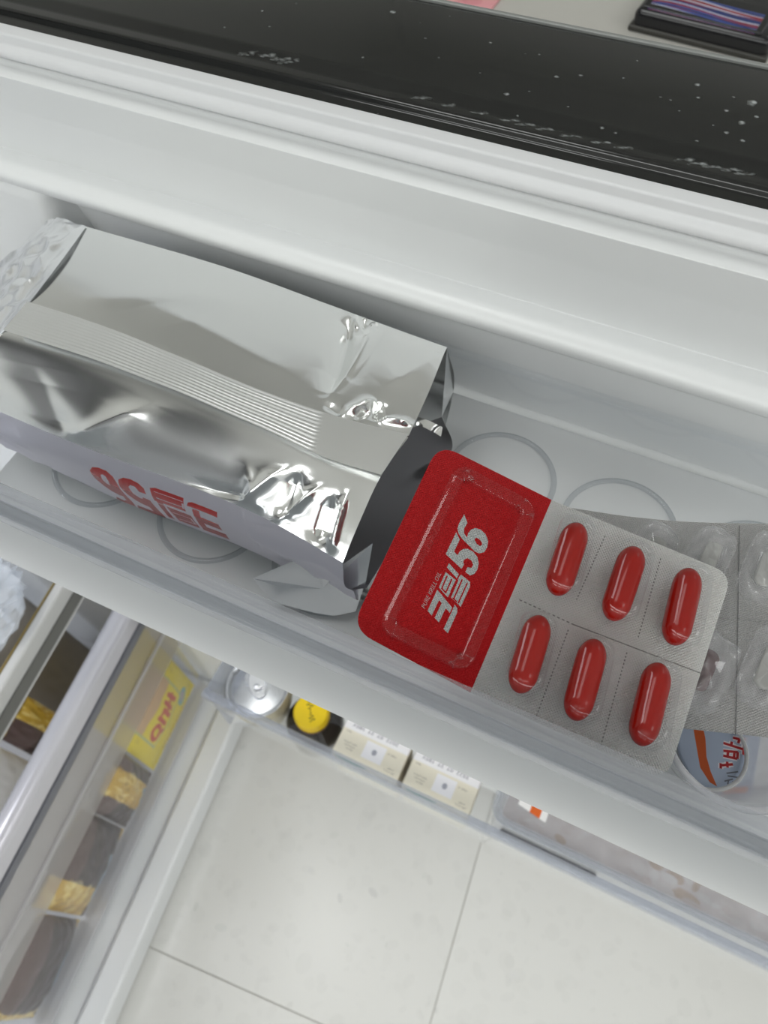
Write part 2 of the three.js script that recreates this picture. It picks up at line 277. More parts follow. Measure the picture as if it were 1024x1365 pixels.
function drawLogo(g, map, ink, paper, slitW) {
  const path = (pts) => { g.beginPath(); pts.forEach((p, i) => { const q = map(...p); if (i) g.lineTo(...q); else g.moveTo(...q); }); g.closePath(); };
  g.fillStyle = ink; for (const gl of GLYPH) for (const p of gl) { path(p); g.fill(); }
  g.fillStyle = paper; path(HOLE); g.fill();
  g.strokeStyle = paper; g.lineWidth = slitW; g.lineCap = 'round';
  for (const [a, b] of SLITS) { g.beginPath(); g.moveTo(...map(...a)); g.lineTo(...map(...b)); g.stroke(); }
}

// ------------------------------------------------------------------ foil pouch
{
  const pouch = thing('foil_pouch', 'large crinkled silver foil pouch with red printing on its front', 'pouch', V(-0.13, BY, -0.12));
  const P = (l) => l.map(([x, y, h]) => at(x, y, h));
  const R1 = P([[115, 302, 0.188], [303, 357, 0.187], [436, 405, 0.186], [515, 434, 0.185], [596, 463, 0.187]]);
  const RM = P([[80, 350, 0.1848], [220, 398, 0.1836], [400, 462, 0.183], [490, 497, 0.1835], [572, 522, 0.1862]]);
  const R2 = P([[38, 404, 0.183], [150, 441, 0.182], [357, 526, 0.181], [450, 558, 0.182], [545, 581, 0.186]]);
  const R3 = P([[4, 440, 0.185], [163, 493, 0.184], [339, 566, 0.183], [436, 611, 0.185], [508, 633, 0.188]]);
  const R3F = P([[4, 440, 0.1808], [163, 493, 0.1798], [339, 566, 0.179], [436, 611, 0.1805], [508, 633, 0.1845]]);
  const R4 = P([[-62, 522, 0.203], [97, 590, 0.2], [284, 660, 0.198], [363, 696, 0.198], [457, 750, 0.2]]);
  // folds: [u0, v0, u1, v1, depth, width] across a patch; the film is nearly smooth at the closed end and puckered at the open one
  const folds = (list, A) => (u, v) => { let d = 0; for (const [u0, v0, u1, v1, amp, w] of list) { const ax = (u1 - u0) * A, ay = v1 - v0, L2 = ax * ax + ay * ay, t = Math.min(1, Math.max(0, ((u - u0) * A * ax + (v - v0) * ay) / L2)), q = Math.hypot((u - u0) * A - t * ax, v - v0 - t * ay); d += amp * Math.exp(-(Math.hypot(q, w * 0.35) - w * 0.35) / w) * Math.min(1, 0.25 + 3 * t) * Math.min(1, 0.25 + 3 * (1 - t)); } return d; };
  const crumple = (amp, f, list, A) => { const fd = folds(list, A); return (u, v, x, y, z) => { const e = Math.min(1, v * 9, (1 - v) * 9), near = Math.pow(Math.max(0, (u - 0.5) / 0.5), 2); return e * (amp * (0.35 + 0.65 * u) * (swell(x * f * 1.1, z * f * 1.6) * 0.32 + near * (0.45 * Math.abs(swell(x * f * 2.4 + 9, z * f * 2.2)) + 0.1 * swell(x * f * 7, z * f * 6))) + fd(u, v)); }; };
  const top = patch([R1, RM, R2], 190, 80, crumple(0.001, 55, [[0.6, 0, 0.67, 0.8, -0.0036, 0.06], [0.72, 0, 0.68, 0.85, 0.0024, 0.05], [0.76, 0.02, 0.69, 0.8, -0.0012, 0.04], [0.76, 0.97, 0.84, 0.74, 0.003, 0.03], [0.84, 0.74, 0.88, 0.93, -0.0036, 0.025], [0.88, 0.93, 0.99, 0.9, 0.003, 0.022], [0.8, 0.97, 0.83, 0.86, -0.0024, 0.02], [0.62, 0.0, 0.64, 0.12, 0.0026, 0.02], [0.66, 0.0, 0.67, 0.1, -0.0024, 0.018], [0.7, 0.0, 0.7, 0.08, 0.002, 0.016], [0.84, 0.6, 0.99, 0.1, 0.0012, 0.07], [0.25, 0.6, 0.55, 0.8, 0.0007, 0.1], [0.1, 0.9, 0.35, 0.2, 0.0005, 0.12], [0.68, 0.9, 0.76, 0.97, -0.0014, 0.025]], 1.9), true);
  const band = patch([R2.map((p) => p.clone().add(V(0, 0.0009, 0))), R3F], 120, 36, (u, v, x, y, z) => (u < 0.7 ? 0.00012 * Math.sin(v * Math.PI * 22) : 0) + 0.0004 * N3(x * 40, 2, z * 40));
  const shoulderD = crumple(0.0007, 50, [[0.24, 1, 0.33, 0.25, 0.0016, 0.05], [0.24, 1, 0.1, 0.3, -0.0008, 0.08], [0.66, 0.3, 0.6, 1, 0.0022, 0.05], [0.7, 0.3, 0.78, 0.95, -0.003, 0.05], [0.8, 0.35, 0.76, 1, 0.0024, 0.035], [0.87, 0.4, 0.9, 0.98, -0.0034, 0.035], [0.91, 0.3, 0.96, 1, 0.002, 0.03], [0.45, 1, 0.62, 0.85, -0.0016, 0.04], [0.55, 0.5, 0.7, 1, 0.001, 0.05]], 2.1);
  const shoulder = patch([R2.map((p) => p.clone().add(V(0, -0.0004, 0))), R3.map((p) => p.clone().add(V(0, -0.0006, 0))), R3.map((p, i) => p.clone().lerp(R4[i], 0.5).add(V(0, 0.0008, 0.0005))), R4], 190, 90, (u, v, x, y, z) => v < 0.33 ? -0.0002 : shoulderD(u, (v - 0.33) / 0.67, x, y, z), true);
  const R5 = R4.map((p, i) => V(p.x, EYE - 0.2395, p.z + [-0.003, -0.003, -0.004, -0.004, -0.006][i]));
  const R6 = R4.map((p) => V(p.x, EYE - 0.2485, -0.1));
  const R7 = R1.map((p) => V(p.x - 0.002, EYE - 0.2485, -0.158));
  const R8 = R1.map((p) => V(p.x - 0.002, EYE - 0.225, -0.176));
  const under = patch([R5, R6, R7, R8, R1], 40, 30, null, true);
  part('body', merge([creased(top, 1.2), creased(shoulder, 1.2), under]), M.foil, pouch);
  part('fin_seal', creased(band, 0.9), phys({ color: lin(0.88, 0.89, 0.88), roughness: 0.36, metalness: 1, side: THREE.DoubleSide }), pouch, { label: 'ribbed heat-sealed seam' });
  // front face with the red logo printed upside down along its lower half
  const printT = (meta) => canvasTex(2048, 512, (g, w, h) => {
    g.fillStyle = meta ? '#00d8d8' : '#e9e6ef'; g.fillRect(0, 0, w, h);
    const e = [0.42, -0.907], q = [0.907, 0.42];
    const mp = (ox, oy, sx, sy) => (x, y) => { const dx = x - 430, dy = y - 650, b = dx * e[0] + dy * e[1], d = dx * q[0] + dy * q[1]; return [ox - b * sx + d * 0.0, oy - d * sy]; };
    const red = meta ? '#006a50' : '#c81d1c', pale = meta ? '#00c0b0' : '#e6dfe8';
    drawLogo(g, mp(752, 345, 0.56, 1.35), red, pale, 7);
    g.fillStyle = meta ? '#00d8d8' : '#e9e6ef';
  }, !meta);
  const frontMat = phys({ color: lin(1, 1, 1), map: printT(false), metalnessMap: printT(true), roughnessMap: printT(true), roughness: 0.55, metalness: 0.9, side: THREE.DoubleSide });
  const front = patch([R4, R4.map((p, i) => p.clone().lerp(R5[i], 0.35).add(V(0, 0, 0.0025))), R5], 140, 40, (u, v, x, y, z) => Math.min(1, v * 8) * (0.0008 * (ridged(x * 45, y * 60, 2) - 0.5) * (u < 0.12 || u > 0.62 ? 1.6 : 0.25)), true);
  { const uv = front.attributes.uv; for (let i = 0; i < uv.count; i++) uv.setY(i, 1 - uv.getY(i)); }
  part('front_panel', creased(front, 1.2), frontMat, pouch, { label: 'pale foil front with red lettering' });
  // open dark end
  const E0 = [R1[4], RM[4], R2[4], R3[4], R4[4]].map((p) => p.clone());
  // the pouch is open here: the inner face of its lower film slopes up out of the mouth
  const E1 = P([[589, 556, 0.2], [603, 597, 0.207], [562, 645, 0.214], [518, 735, 0.222], [489, 784, 0.226]]);
  const EI = E0.map((p, i) => V(p.x - 0.03, EYE - 0.243, p.z + [0.004, 0.002, 0, 0, 0][i]));
  const mouth = patch([EI, EI.map((p, i) => p.clone().lerp(E1[i], 0.5).add(V(0, -0.003, 0))), E1], 60, 40, (u, v, x, y, z) => 0.0008 * swell(x * 90, z * 110) * Math.sin(v * Math.PI), true);
  part('mouth_flap', merge([creased(mouth, 1.2), patch([[E0[0], E0[0].clone().lerp(E1[0], 0.5), E1[0]], [R8[4], R8[4].clone().lerp(E1[0], 0.5), E1[0]]], 12, 6)]), M.foilInner, pouch, { label: 'inner face of the open mouth' });
  part('gusset_fold', patch([P([[557, 555, 0.199], [575, 562, 0.2], [590, 570, 0.201]]), P([[555, 566, 0.2], [572, 573, 0.201], [588, 582, 0.202]])], 16, 6, (u, v, x, y, z) => 0.0008 * (ridged(x * 200, z * 160, 1) - 0.5)), M.foil, pouch);
  // unseen grey packet, added so the inner film of the mouth mirrors something dark
  const inner = thing('added_packet', 'unseen grey packet added inside the foil pouch to darken its mouth reflection', 'packet', V(-0.145, EYE - 0.243, -0.125));
  part('wrapper', rbox(-0.2, -0.0965, EYE - 0.243, EYE - 0.193, -0.158, -0.098, 0.004, 3), phys({ color: lin(0.42, 0.42, 0.44), roughness: 0.6 }), inner);
  part('flap', rbox(-0.0962, -0.0945, EYE - 0.242, EYE - 0.196, -0.156, -0.1, 0.0008), phys({ color: lin(0.42, 0.42, 0.44), roughness: 0.6 }), inner);
  // crumpled clear-white end seal
  const S0 = P([[115, 302, 0.1875], [80, 350, 0.183], [38, 404, 0.1828], [4, 440, 0.185], [-62, 522, 0.203]]);
  const S1 = P([[70, 292, 0.193], [34, 322, 0.199], [-8, 362, 0.206], [-50, 405, 0.213], [-100, 470, 0.224]]);
  part('end_seal', creased(patch([S0, S0.map((p, i) => p.clone().lerp(S1[i], 0.45).add(V(0, 0.001, 0))), S1], 70, 40, (u, v, x, y, z) => Math.min(1, v * 5) * 0.0022 * (ridged(x * 90, z * 70, 4) - 0.5 + 0.5 * N3(x * 200, 1, z * 160)), true), 0.7), M.foilWhite, pouch, { label: 'crinkled whitish sealed end' });
  // folded corner lying on the bin floor
  const C = P([[430, 785, 0.232]])[0], ring = P([[497, 724, 0.206], [459, 751, 0.2035], [413, 738, 0.213], [337, 771, 0.236], [362, 802, 0.243], [420, 817, 0.2455], [446, 821, 0.2455], [474, 815, 0.243], [488, 775, 0.225]]);
  const tri = []; for (let k = 0; k < ring.length; k++) { const a = ring[k], b = ring[(k + 1) % ring.length], m = a.clone().lerp(b, 0.5).lerp(C, 0.35).add(V(0, (k % 2 ? 1 : -1) * 0.0016, 0)); for (const t of [[a, b, m], [a, m, C], [m, b, C]]) for (const p of t) tri.push(p.x, p.y, p.z); }
  const cg = new THREE.BufferGeometry(); cg.setAttribute('position', new THREE.Float32BufferAttribute(tri, 3)); cg.computeVertexNormals();
  part('corner_flap', creased(cg, 0.35), M.foilWhite, pouch, { label: 'folded silver corner on the bin floor' });
}

// ------------------------------------------------------------------ pill packs
const bumpEmboss = canvasTex(128, 128, (g, w, h) => {
  const d = g.createImageData(w, h);
  for (let y = 0; y < h; y++) for (let x = 0; x < w; x++) { const a = (x + y) / 32, b = (x - y) / 32, f = (t) => Math.abs((((t % 1) + 1) % 1) - 0.5) * 2, v = 255 * Math.pow(Math.min(f(a), f(b)), 0.8); d.data.set([v, v, v, 255], (y * w + x) * 4); }
  g.putImageData(d, 0, 0);
}, false);
const PS = 0.197;                                  // scale found from the pack's four corners
const packN = V(0.15, 0.973, 0.176).normalize();
const packP = V(0, EYE - 0.9248 * PS, -0.4485 * PS).add(V(-0.0225 * PS, 0, 0));
const packU = (() => { const a = atPlane(585, 592, packP, packN), b = atPlane(975, 766, packP, packN); return b.sub(a).normalize(); })();
const packW = packU.clone().cross(packN).normalize();   // towards the front of the bin
const packQ = new THREE.Quaternion().setFromRotationMatrix(new THREE.Matrix4().makeBasis(packU, packN, packW));
const packO = atPlane(700, 830, packP, packN);
const toPack = (px, py, lift = 0) => { const q = atPlane(px, py, packP.clone().addScaledVector(packN, lift), packN).sub(packO); return [q.dot(packU), q.dot(packW)]; };
const emboss = (s) => tile(bumpEmboss, s);
function sheet(uw, t, mat, name, parent, hBase, r = 0) {
  const g = slab(uw, hBase, hBase + t, r, 0.00012); tileUV(g); return lpart(name, g, mat, parent);
}
function capsuleDome(L, W, H, z0, nu = 40, nv = 14, crush = null) {   // stadium footprint rising to a flat-topped dome, along local z
  const base = (a, k) => { const c = Math.cos(a), s = Math.sin(a), r = W / 2, s2 = L / 2 - r; const x = Math.sign(c) * Math.pow(Math.abs(c), 0.9) * r * k, z = Math.sign(s) * Math.pow(Math.abs(s), 0.75) * r * k + (s >= 0 ? s2 : -s2) * Math.min(1, Math.abs(s) * 5) * (0.4 + 0.6 * k); return [x, z]; };
  return surf((u, v) => { const k = Math.cos(v * Math.PI / 2), e = Math.pow(k, 0.42), [x, z] = base(u * Math.PI * 2, e), y = H * Math.pow(Math.sin(v * Math.PI / 2), 0.6); const c = crush ? crush(x, y, z, v) : 0; return V(x, z0 + Math.max(0.0003, y + c), z); }, nu, nv);
}
const bubbleMat = phys({ color: lin(0.97, 0.975, 0.98), roughness: 0.05, transmission: 1, thickness: 0, ior: 1.4, side: THREE.DoubleSide });
const silverMat = phys({ color: lin(0.86, 0.87, 0.85), roughness: 0.42, metalness: 0.85, bumpMap: emboss(0.0034), bumpScale: 0.00045 });
{
  const pack = thing('pill_pack', 'red and silver blister pack with six filled pockets and a printed red panel', 'pill pack', packO, null, 0, packQ);
  const TL = toPack(585, 592), TM = toPack(735, 667), TR = toPack(975, 766), BR = toPack(888, 1041), BM = toPack(627, 923), BL = toPack(468, 838);
  const perf = canvasTex(1024, 1024, (g, w, h) => {
    g.fillStyle = '#fff'; g.fillRect(0, 0, w, h); g.strokeStyle = 'rgba(60,60,58,0.5)'; g.lineWidth = 2.2;
    const m = (px, py) => { const [x, y] = toPack(px, py); return [(x + 0.06) / 0.12 * w, (y + 0.06) / 0.12 * h]; };
    const ln = (a, b, dash) => { g.setLineDash(dash); g.beginPath(); g.moveTo(...m(...a)); g.lineTo(...m(...b)); g.stroke(); };
    ln([764, 833], [934, 898], []); ln([692, 800], [764, 833], [6, 5]); ln([806, 715], [768, 800], [4, 4]); ln([757, 840], [712, 962], [4, 4]); ln([880, 745], [850, 850], [4, 4]); ln([835, 870], [800, 995], [4, 4]);
  });
  perf.wrapS = perf.wrapT = THREE.ClampToEdgeWrapping;
  const foilM = silverMat.clone(); foilM.map = perf; perf.channel = 1;
  const card = sheet([[...TM, 0], [...TR, 0.005], [...BR, 0.005], [...BM, 0]], 0.0005, foilM, 'foil_card', pack, 0);
  { const p = card.geometry.attributes.position, uv = new Float32Array(p.count * 2); for (let i = 0; i < p.count; i++) { uv[2 * i] = (p.getX(i) + 0.06) / 0.12; uv[2 * i + 1] = 1 - (p.getZ(i) + 0.06) / 0.12; } card.geometry.setAttribute('uv1', new THREE.BufferAttribute(uv, 2)); }
  // red printed panel
  const ROX = TL[0] - 0.02, ROY = TL[1] - 0.01, RS = 0.08;
  const mapTo = (w) => (zx, zy) => { const [x, y] = toPack(540 + zx / 6.207, 660 + zy / 6.207); return [(x - ROX) / RS * w, (y - ROY) / RS * w]; };
  const draw = (kind) => canvasTex(2048, 2048, (g, w) => {
    const red = kind ? '#0090b0' : '#c3161b', silver = kind ? '#0070e0' : '#d2d6d4';
    g.fillStyle = red; g.fillRect(0, 0, w, w); const mp = mapTo(w);
    drawLogo(g, mp, silver, red, 9);
    const a = mp(160, 948), b = mp(300, 655); g.save(); g.translate(...a); g.rotate(Math.atan2(b[1] - a[1], b[0] - a[0])); g.fillStyle = silver; const len = Math.hypot(b[0] - a[0], b[1] - a[1]);
    g.font = 'italic 60px sans-serif'; const tw = g.measureText('PURE KRILL OIL').width; g.font = `italic ${60 * len / tw}px sans-serif`; g.fillText('PURE KRILL OIL', 0, 0); g.restore();
  }, !kind);
  const rough = draw(true);
  const redM = phys({ color: lin(1, 1, 1), map: draw(false), roughness: 0.6, roughnessMap: rough, metalness: 0.55, metalnessMap: rough, bumpMap: bumpEmboss.clone(), bumpScale: 0.00045 });
  redM.map.channel = redM.roughnessMap.channel = redM.metalnessMap.channel = 1; redM.bumpMap.repeat.set(1 / 0.0034, 1 / 0.0034); redM.bumpMap.needsUpdate = true;
  const panel = sheet([[...TL, 0.006], [...TM, 0], [...BM, 0], [...BL, 0.006]], 0.0005, redM, 'red_panel', pack, 0);
  { const p = panel.geometry.attributes.position, uv = new Float32Array(p.count * 2); for (let i = 0; i < p.count; i++) { uv[2 * i] = (p.getX(i) - ROX) / RS; uv[2 * i + 1] = 1 - (p.getZ(i) - ROY) / RS; } panel.geometry.setAttribute('uv1', new THREE.BufferAttribute(uv, 2)); }
  panel.userData.label = 'red panel printed with a silver logo';
  // raised clear window rim around the logo
  const rim = [[614, 629, 0.0], [706, 679, 0.0], [618, 887, 0.0], [514, 835, 0.0]].map(([x, y]) => toPack(x, y, 0.001));
  const rimShape = roundedShape(rim.map((p) => [p[0], p[1]]), 0.0028), loop = rimShape.getPoints(14).map((p) => V(p.x, 0.0006, p.y));
  const rc = new THREE.CatmullRomCurve3(loop, true, 'catmullrom', 0.1), nLoop = 160;
  const ctr = loop.reduce((a, p) => a.add(p), V(0, 0, 0)).multiplyScalar(1 / loop.length);
  const rimG = surf((u, v) => { const p = rc.getPoint(u % 1), t = rc.getTangent(u % 1), s = V(t.z, 0, -t.x).normalize(); if (s.dot(ctr.clone().sub(p)) > 0) s.negate(); const prof = [[-0.0021, 0], [-0.00185, 0.0015], [-0.0014, 0.0021], [0, 0.0023], [0.0014, 0.0021], [0.00185, 0.0015], [0.0021, 0]], k = Math.min(5, Math.floor(v * 6)), f = v * 6 - k; const a = prof[k][0] + (prof[k + 1][0] - prof[k][0]) * f, b = prof[k][1] + (prof[k + 1][1] - prof[k][1]) * f; return p.clone().addScaledVector(s, a + 0.00006 * N3(p.x * 500, p.z * 500, v)).add(V(0, b + 0.00008 * N3(p.x * 400, p.z * 400, 2), 0)); }, nLoop, 18);
  lpart('window_rim', rimG, bubbleMat, pack, { label: 'raised clear rectangular rim' });
  // six pockets, each with a capsule lying in it
  const capMat = phys({ color: lin(0.27, 0.006, 0.003), roughness: 0.1, ior: 1.45, specularIntensity: 0.45 });
  const caps = [[375, 62, 265, 385, 'back row, next to the red panel'], [635, 170, 520, 500, 'middle of the back row'], [885, 268, 800, 612, 'back row, farthest from the red panel'], [205, 482, 95, 830, 'front row, next to the red panel'], [455, 590, 350, 955, 'middle of the front row'], [745, 697, 650, 1070, 'front row, farthest from the red panel']];
  caps.forEach(([ax, ay, bx, by, where], i) => {
    const Z = (x, y, l) => toPack(660 + x / 3.413, 680 + y / 3.413, l), a = Z(ax + 6, ay - 2, 0.0038), b = Z(bx + 8, by + 2, 0.0038);
    const L = Math.hypot(b[0] - a[0], b[1] - a[1]), ang = Math.atan2(b[0] - a[0], b[1] - a[1]), mid = [(a[0] + b[0]) / 2, (a[1] + b[1]) / 2], R = 0.00365;
    const a0 = Z(ax - 6, ay - 14, 0), b0 = Z(bx - 2, by + 30, 0), L0 = Math.hypot(b0[0] - a0[0], b0[1] - a0[1]), mid0 = [(a0[0] + b0[0]) / 2, (a0[1] + b0[1]) / 2], ang0 = Math.atan2(b0[0] - a0[0], b0[1] - a0[1]);
    const dome = capsuleDome(L0, 0.0104, 0.0082, 0.0005, 64, 24); dome.rotateY(ang0); dome.translate(mid0[0], 0, mid0[1]);
    lpart('pocket', dome, bubbleMat, pack, { label: 'clear raised pocket' });
    const cap = thing('capsule', 'glossy dark red capsule in a clear pocket, ' + where, 'capsule', packO.clone().addScaledVector(packU, mid[0]).addScaledVector(packW, mid[1]).addScaledVector(packN, 0.00385), 'capsules in the pill pack', 0, packQ.clone().multiply(new THREE.Quaternion().setFromAxisAngle(V(0, 1, 0), ang)));
    const pts = []; for (let k = 0; k <= 40; k++) { const zz = -Math.cos(k / 40 * Math.PI) * L / 2, cap = 1.35 * R, over = Math.max(0, Math.abs(zz) - (L / 2 - cap)) / cap, rr = R * (1 - 0.05 * (zz / L * 2) ** 2) * Math.sqrt(Math.max(0, 1 - over * over)); pts.push(new THREE.Vector2(Math.max(rr, 0.00002), zz)); }
    const g = new THREE.LatheGeometry(pts, 40); g.rotateX(Math.PI / 2);
    lpart('shell', g, capMat, cap);
  });
}
{ // the emptied pack below it
  const h = 0.1945, o = at(960, 850, h);
  const pack = thing('pill_pack', 'emptied silver blister pack with burst crinkled pockets under the filled pack', 'pill pack', o);
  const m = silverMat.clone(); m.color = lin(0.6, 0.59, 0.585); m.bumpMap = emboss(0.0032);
  const L = (px, py, hh = h) => { const q = at(px, py, hh); return [q.x - o.x, q.z - o.z]; };
  const out = [[...L(700, 668), 0.003], [...L(880, 697), 0.02], [...L(1085, 700), 0.004], [...L(1085, 990), 0.004], [...L(880, 968), 0.003]];
  sheet(out, 0.0005, m, 'foil_card', pack, 0);
  const seam = (a, b) => { const p = L(...a), q = L(...b), w = 0.00012, d = V(q[0] - p[0], 0, q[1] - p[1]), l = d.length(); const g = new THREE.BoxGeometry(l, 0.00012, w * 2); g.rotateY(-Math.atan2(d.z, d.x)); g.translate((p[0] + q[0]) / 2, 0.00052, (p[1] + q[1]) / 2); return g; };
  lpart('perforation', seam([985, 702], [980, 980]), phys({ color: lin(0.12, 0.12, 0.12), roughness: 0.7 }), pack);
  lpart('perforation', seam([900, 822], [1080, 832]), phys({ color: lin(0.3, 0.3, 0.3), roughness: 0.7 }), pack);
  const crushMat = phys({ color: lin(0.92, 0.92, 0.93), roughness: 0.1, transmission: 0.86, thickness: 0, ior: 1.5, side: THREE.DoubleSide });
  const torn = phys({ color: lin(0.36, 0.36, 0.33), roughness: 0.5, metalness: 0.3, side: THREE.DoubleSide }), dark = phys({ color: lin(0.07, 0.02, 0.02), roughness: 0.5 });
  for (const [px, py, dx, Ls, seedk, isDark] of [[941, 748, 0.0, 0.021, 1, 0], [1020, 760, -0.0004, 0.023, 2, 0], [866, 740, 0, 0.02, 3, 0], [944, 900, -0.0003, 0.022, 4, 1], [1019, 893, 0, 0.023, 5, 0], [868, 890, 0, 0.022, 6, 1]]) {
    const [x, z] = L(px, py);
    const g = capsuleDome(Ls, 0.0115, 0.0068, 0.0005, 44, 18, (a, b, c, v) => -0.0055 * Math.max(0, ridged(a * 170 + seedk * 5, c * 130, seedk) - 0.1) * Math.min(1, v * 2.5)); g.rotateY(-0.12); g.translate(x + dx, 0, z);
    lpart('burst_pocket', creased(g, 0.35), crushMat, pack, { label: 'crushed clear pocket' });
    const t = capsuleDome(Ls * 0.55, 0.0046, 0.001, 0.0006, 24, 6, (a, b, c) => 0.0008 * N3(a * 500, c * 400, seedk)); t.rotateY(-0.12); t.translate(x + dx + (isDark ? -0.001 : 0.0006), 0, z - 0.0006);
    lpart('torn_foil', t, isDark ? dark : torn, pack);
  }
}

// ------------------------------------------------------------------ cup and printed sachet in the upper bin
{
  const b = at(953, 981, 0.2465), t = at(985, 986, 0.1962), cx = (b.x + t.x) / 2, cz = (b.z + t.z) / 2;
  const cup = thing('cup', 'small clear tapered plastic cup standing beneath the emptied pill pack', 'cup', V(cx, BY, cz));
  const pr = (l) => new THREE.LatheGeometry(l.map(([r, y]) => new THREE.Vector2(r, y)), 64);
  const tilt = (g) => { const p = g.attributes.position; for (let i = 0; i < p.count; i++) { const k = p.getY(i) / 0.05 - 0.5; p.setX(i, p.getX(i) + (t.x - b.x) * 0.5 * k); p.setZ(i, p.getZ(i) + (t.z - b.z) * 0.5 * k); } g.computeVertexNormals(); return g; };
  const wall = phys({ color: lin(0.85, 0.85, 0.87), roughness: 0.42, transmission: 0.86, thickness: 0, ior: 1.45, side: THREE.DoubleSide });
  lpart('wall', tilt(pr([[0.0122, 0.0035], [0.0128, 0.005], [0.015, 0.02], [0.0178, 0.045], [0.0186, 0.0472]])), wall, cup);
  lpart('rim', tilt(pr([[0.0184, 0.047], [0.0198, 0.0468], [0.0204, 0.0476], [0.0204, 0.0486], [0.0196, 0.0492], [0.0186, 0.0484], [0.0184, 0.047]])), phys({ color: lin(0.9, 0.9, 0.92), roughness: 0.25, transmission: 0.7, thickness: 0, side: THREE.DoubleSide }), cup);
  const ring = new THREE.TorusGeometry(0.0122, 0.0007, 10, 56); ring.rotateX(Math.PI / 2); ring.translate(0, 0.0042, 0); lpart('base_ring', tilt(ring), M.white, cup);
  const tex = canvasTex(1024, 1024, (g, w, h) => {
    const o = at(880, 950, 0.2475), mp = (zx, zy) => { const q = at(880 + zx / 7.11, 950 + zy / 7.11, 0.2475); return [(q.x - b.x + 0.03) / 0.06 * w, (q.z - b.z + 0.03) / 0.06 * h]; };
    g.fillStyle = '#b4bfd2'; g.fillRect(0, 0, w, h);
    const poly = (pts, c) => { g.fillStyle = c; g.beginPath(); pts.forEach((p, i) => (i ? g.lineTo : g.moveTo).call(g, ...mp(...p))); g.closePath(); g.fill(); };
    poly([[300, 60], [390, 60], [430, 250], [440, 420], [480, 560], [540, 700], [470, 660], [380, 520], [350, 350]], '#c8561a');
    poly([[580, 720], [840, 700], [820, 760], [600, 770]], '#d99a80');
    const st = (pts, c, lw) => { g.strokeStyle = c; g.lineWidth = lw; g.lineJoin = 'round'; g.beginPath(); pts.forEach((p, i) => (i ? g.lineTo : g.moveTo).call(g, ...mp(...p))); g.stroke(); };
    const W = [[[[600, 362], [738, 375]], [[598, 408], [730, 438]], [[645, 365], [640, 412]], [[705, 375], [700, 432]], [[735, 372], [732, 438]]], [[[600, 288], [800, 352]], [[680, 275], [672, 318]]], [[[690, 238], [800, 262]], [[755, 250], [740, 290]], [[800, 240], [790, 400]]], [[[575, 480], [575, 530]], [[575, 500], [690, 490]], [[635, 465], [640, 520]]]];
    for (const ch of W) for (const s of ch) st(s, '#f0e8ea', 26); for (const ch of W) for (const s of ch) st(s, '#b3161c', 13);
    const G = [[[630, 575], [740, 560]], [[640, 600], [740, 615]], [[610, 650], [690, 630]], [[650, 640], [640, 680]], [[690, 650], [690, 690]]]; for (const s of G) st(s, '#70727c', 7);
  });
  tex.wrapS = tex.wrapT = THREE.ClampToEdgeWrapping;
  const sachet = thing('sachet', 'pale blue sachet with orange stripe and red lettering lying under the clear cup', 'sachet', V(b.x, BY, b.z));
  const s0 = [[905, 930], [1022, 940], [1012, 1000], [1002, 1062], [930, 1052], [905, 1000]].map(([x, y]) => { const q = at(x, y, 0.2475); return [q.x - b.x, q.z - b.z, 0.002]; });
  const sg = slab(s0, 0.0002, 0.0026, 0.002, 0.0005); { const p = sg.attributes.position, uv = sg.attributes.uv; for (let i = 0; i < p.count; i++) uv.setXY(i, (p.getX(i) + 0.03) / 0.06, 1 - (p.getZ(i) + 0.03) / 0.06); }
  lpart('wrapper', sg, phys({ color: lin(1, 1, 1), map: tex, roughness: 0.4 }), sachet);
}

// ------------------------------------------------------------------ lower door bin and what stands in it
const LX0 = -0.2265, LX1 = 0.3, LY = EYE - 0.66;
const railBlue = phys({ color: lin(0.76, 0.78, 0.83), roughness: 0.25, transmission: 0.88, thickness: 0, ior: 1.5, side: THREE.DoubleSide });
const lowBin = thing('door_bin', 'clear lower door bin holding a can, a bottle, two cartons and a tub', 'door bin', V(0.03, LY - 0.003, -0.145));
{
  part('floor_panel', slab([[LX0 + 0.002, -0.196], [LX1 - 0.002, -0.196], [LX1 - 0.002, -0.1045], [LX0 + 0.002, -0.1045]], LY - 0.003, LY, 0.01), M.clear, lowBin);
  part('front_panel', sweepX([[-0.1005, 0.583, 0.0004], [-0.0985, 0.583, 0.0004], [-0.1035, 0.6625, 0.001], [-0.1055, 0.6625, 0.001]], LX0 + 0.001, LX1 - 0.001, 0, 4), M.clear, lowBin);
  part('front_rail', sweepX([[-0.103, 0.573, 0.002], [-0.0965, 0.573, 0.002], [-0.0965, 0.584, 0.002], [-0.1025, 0.584, 0.001]], LX0, LX1, 0, 6), railBlue, lowBin, { label: 'clear bluish rounded rim' });
  part('back_wall', sweepX([[-0.199, 0.615, 0.0005], [-0.197, 0.615, 0.0005], [-0.1955, 0.6625, 0.001], [-0.1975, 0.6625, 0.001]], LX0, LX1, 0, 4), M.clear, lowBin);
  for (const [x0, x1] of [[LX0, LX0 + 0.003], [LX1 - 0.003, LX1]]) {
    part('side_wall', rbox(x0, x1, EYE - 0.6625, EYE - 0.575, -0.196, -0.1, 0.001), railBlue, lowBin);
  }
}
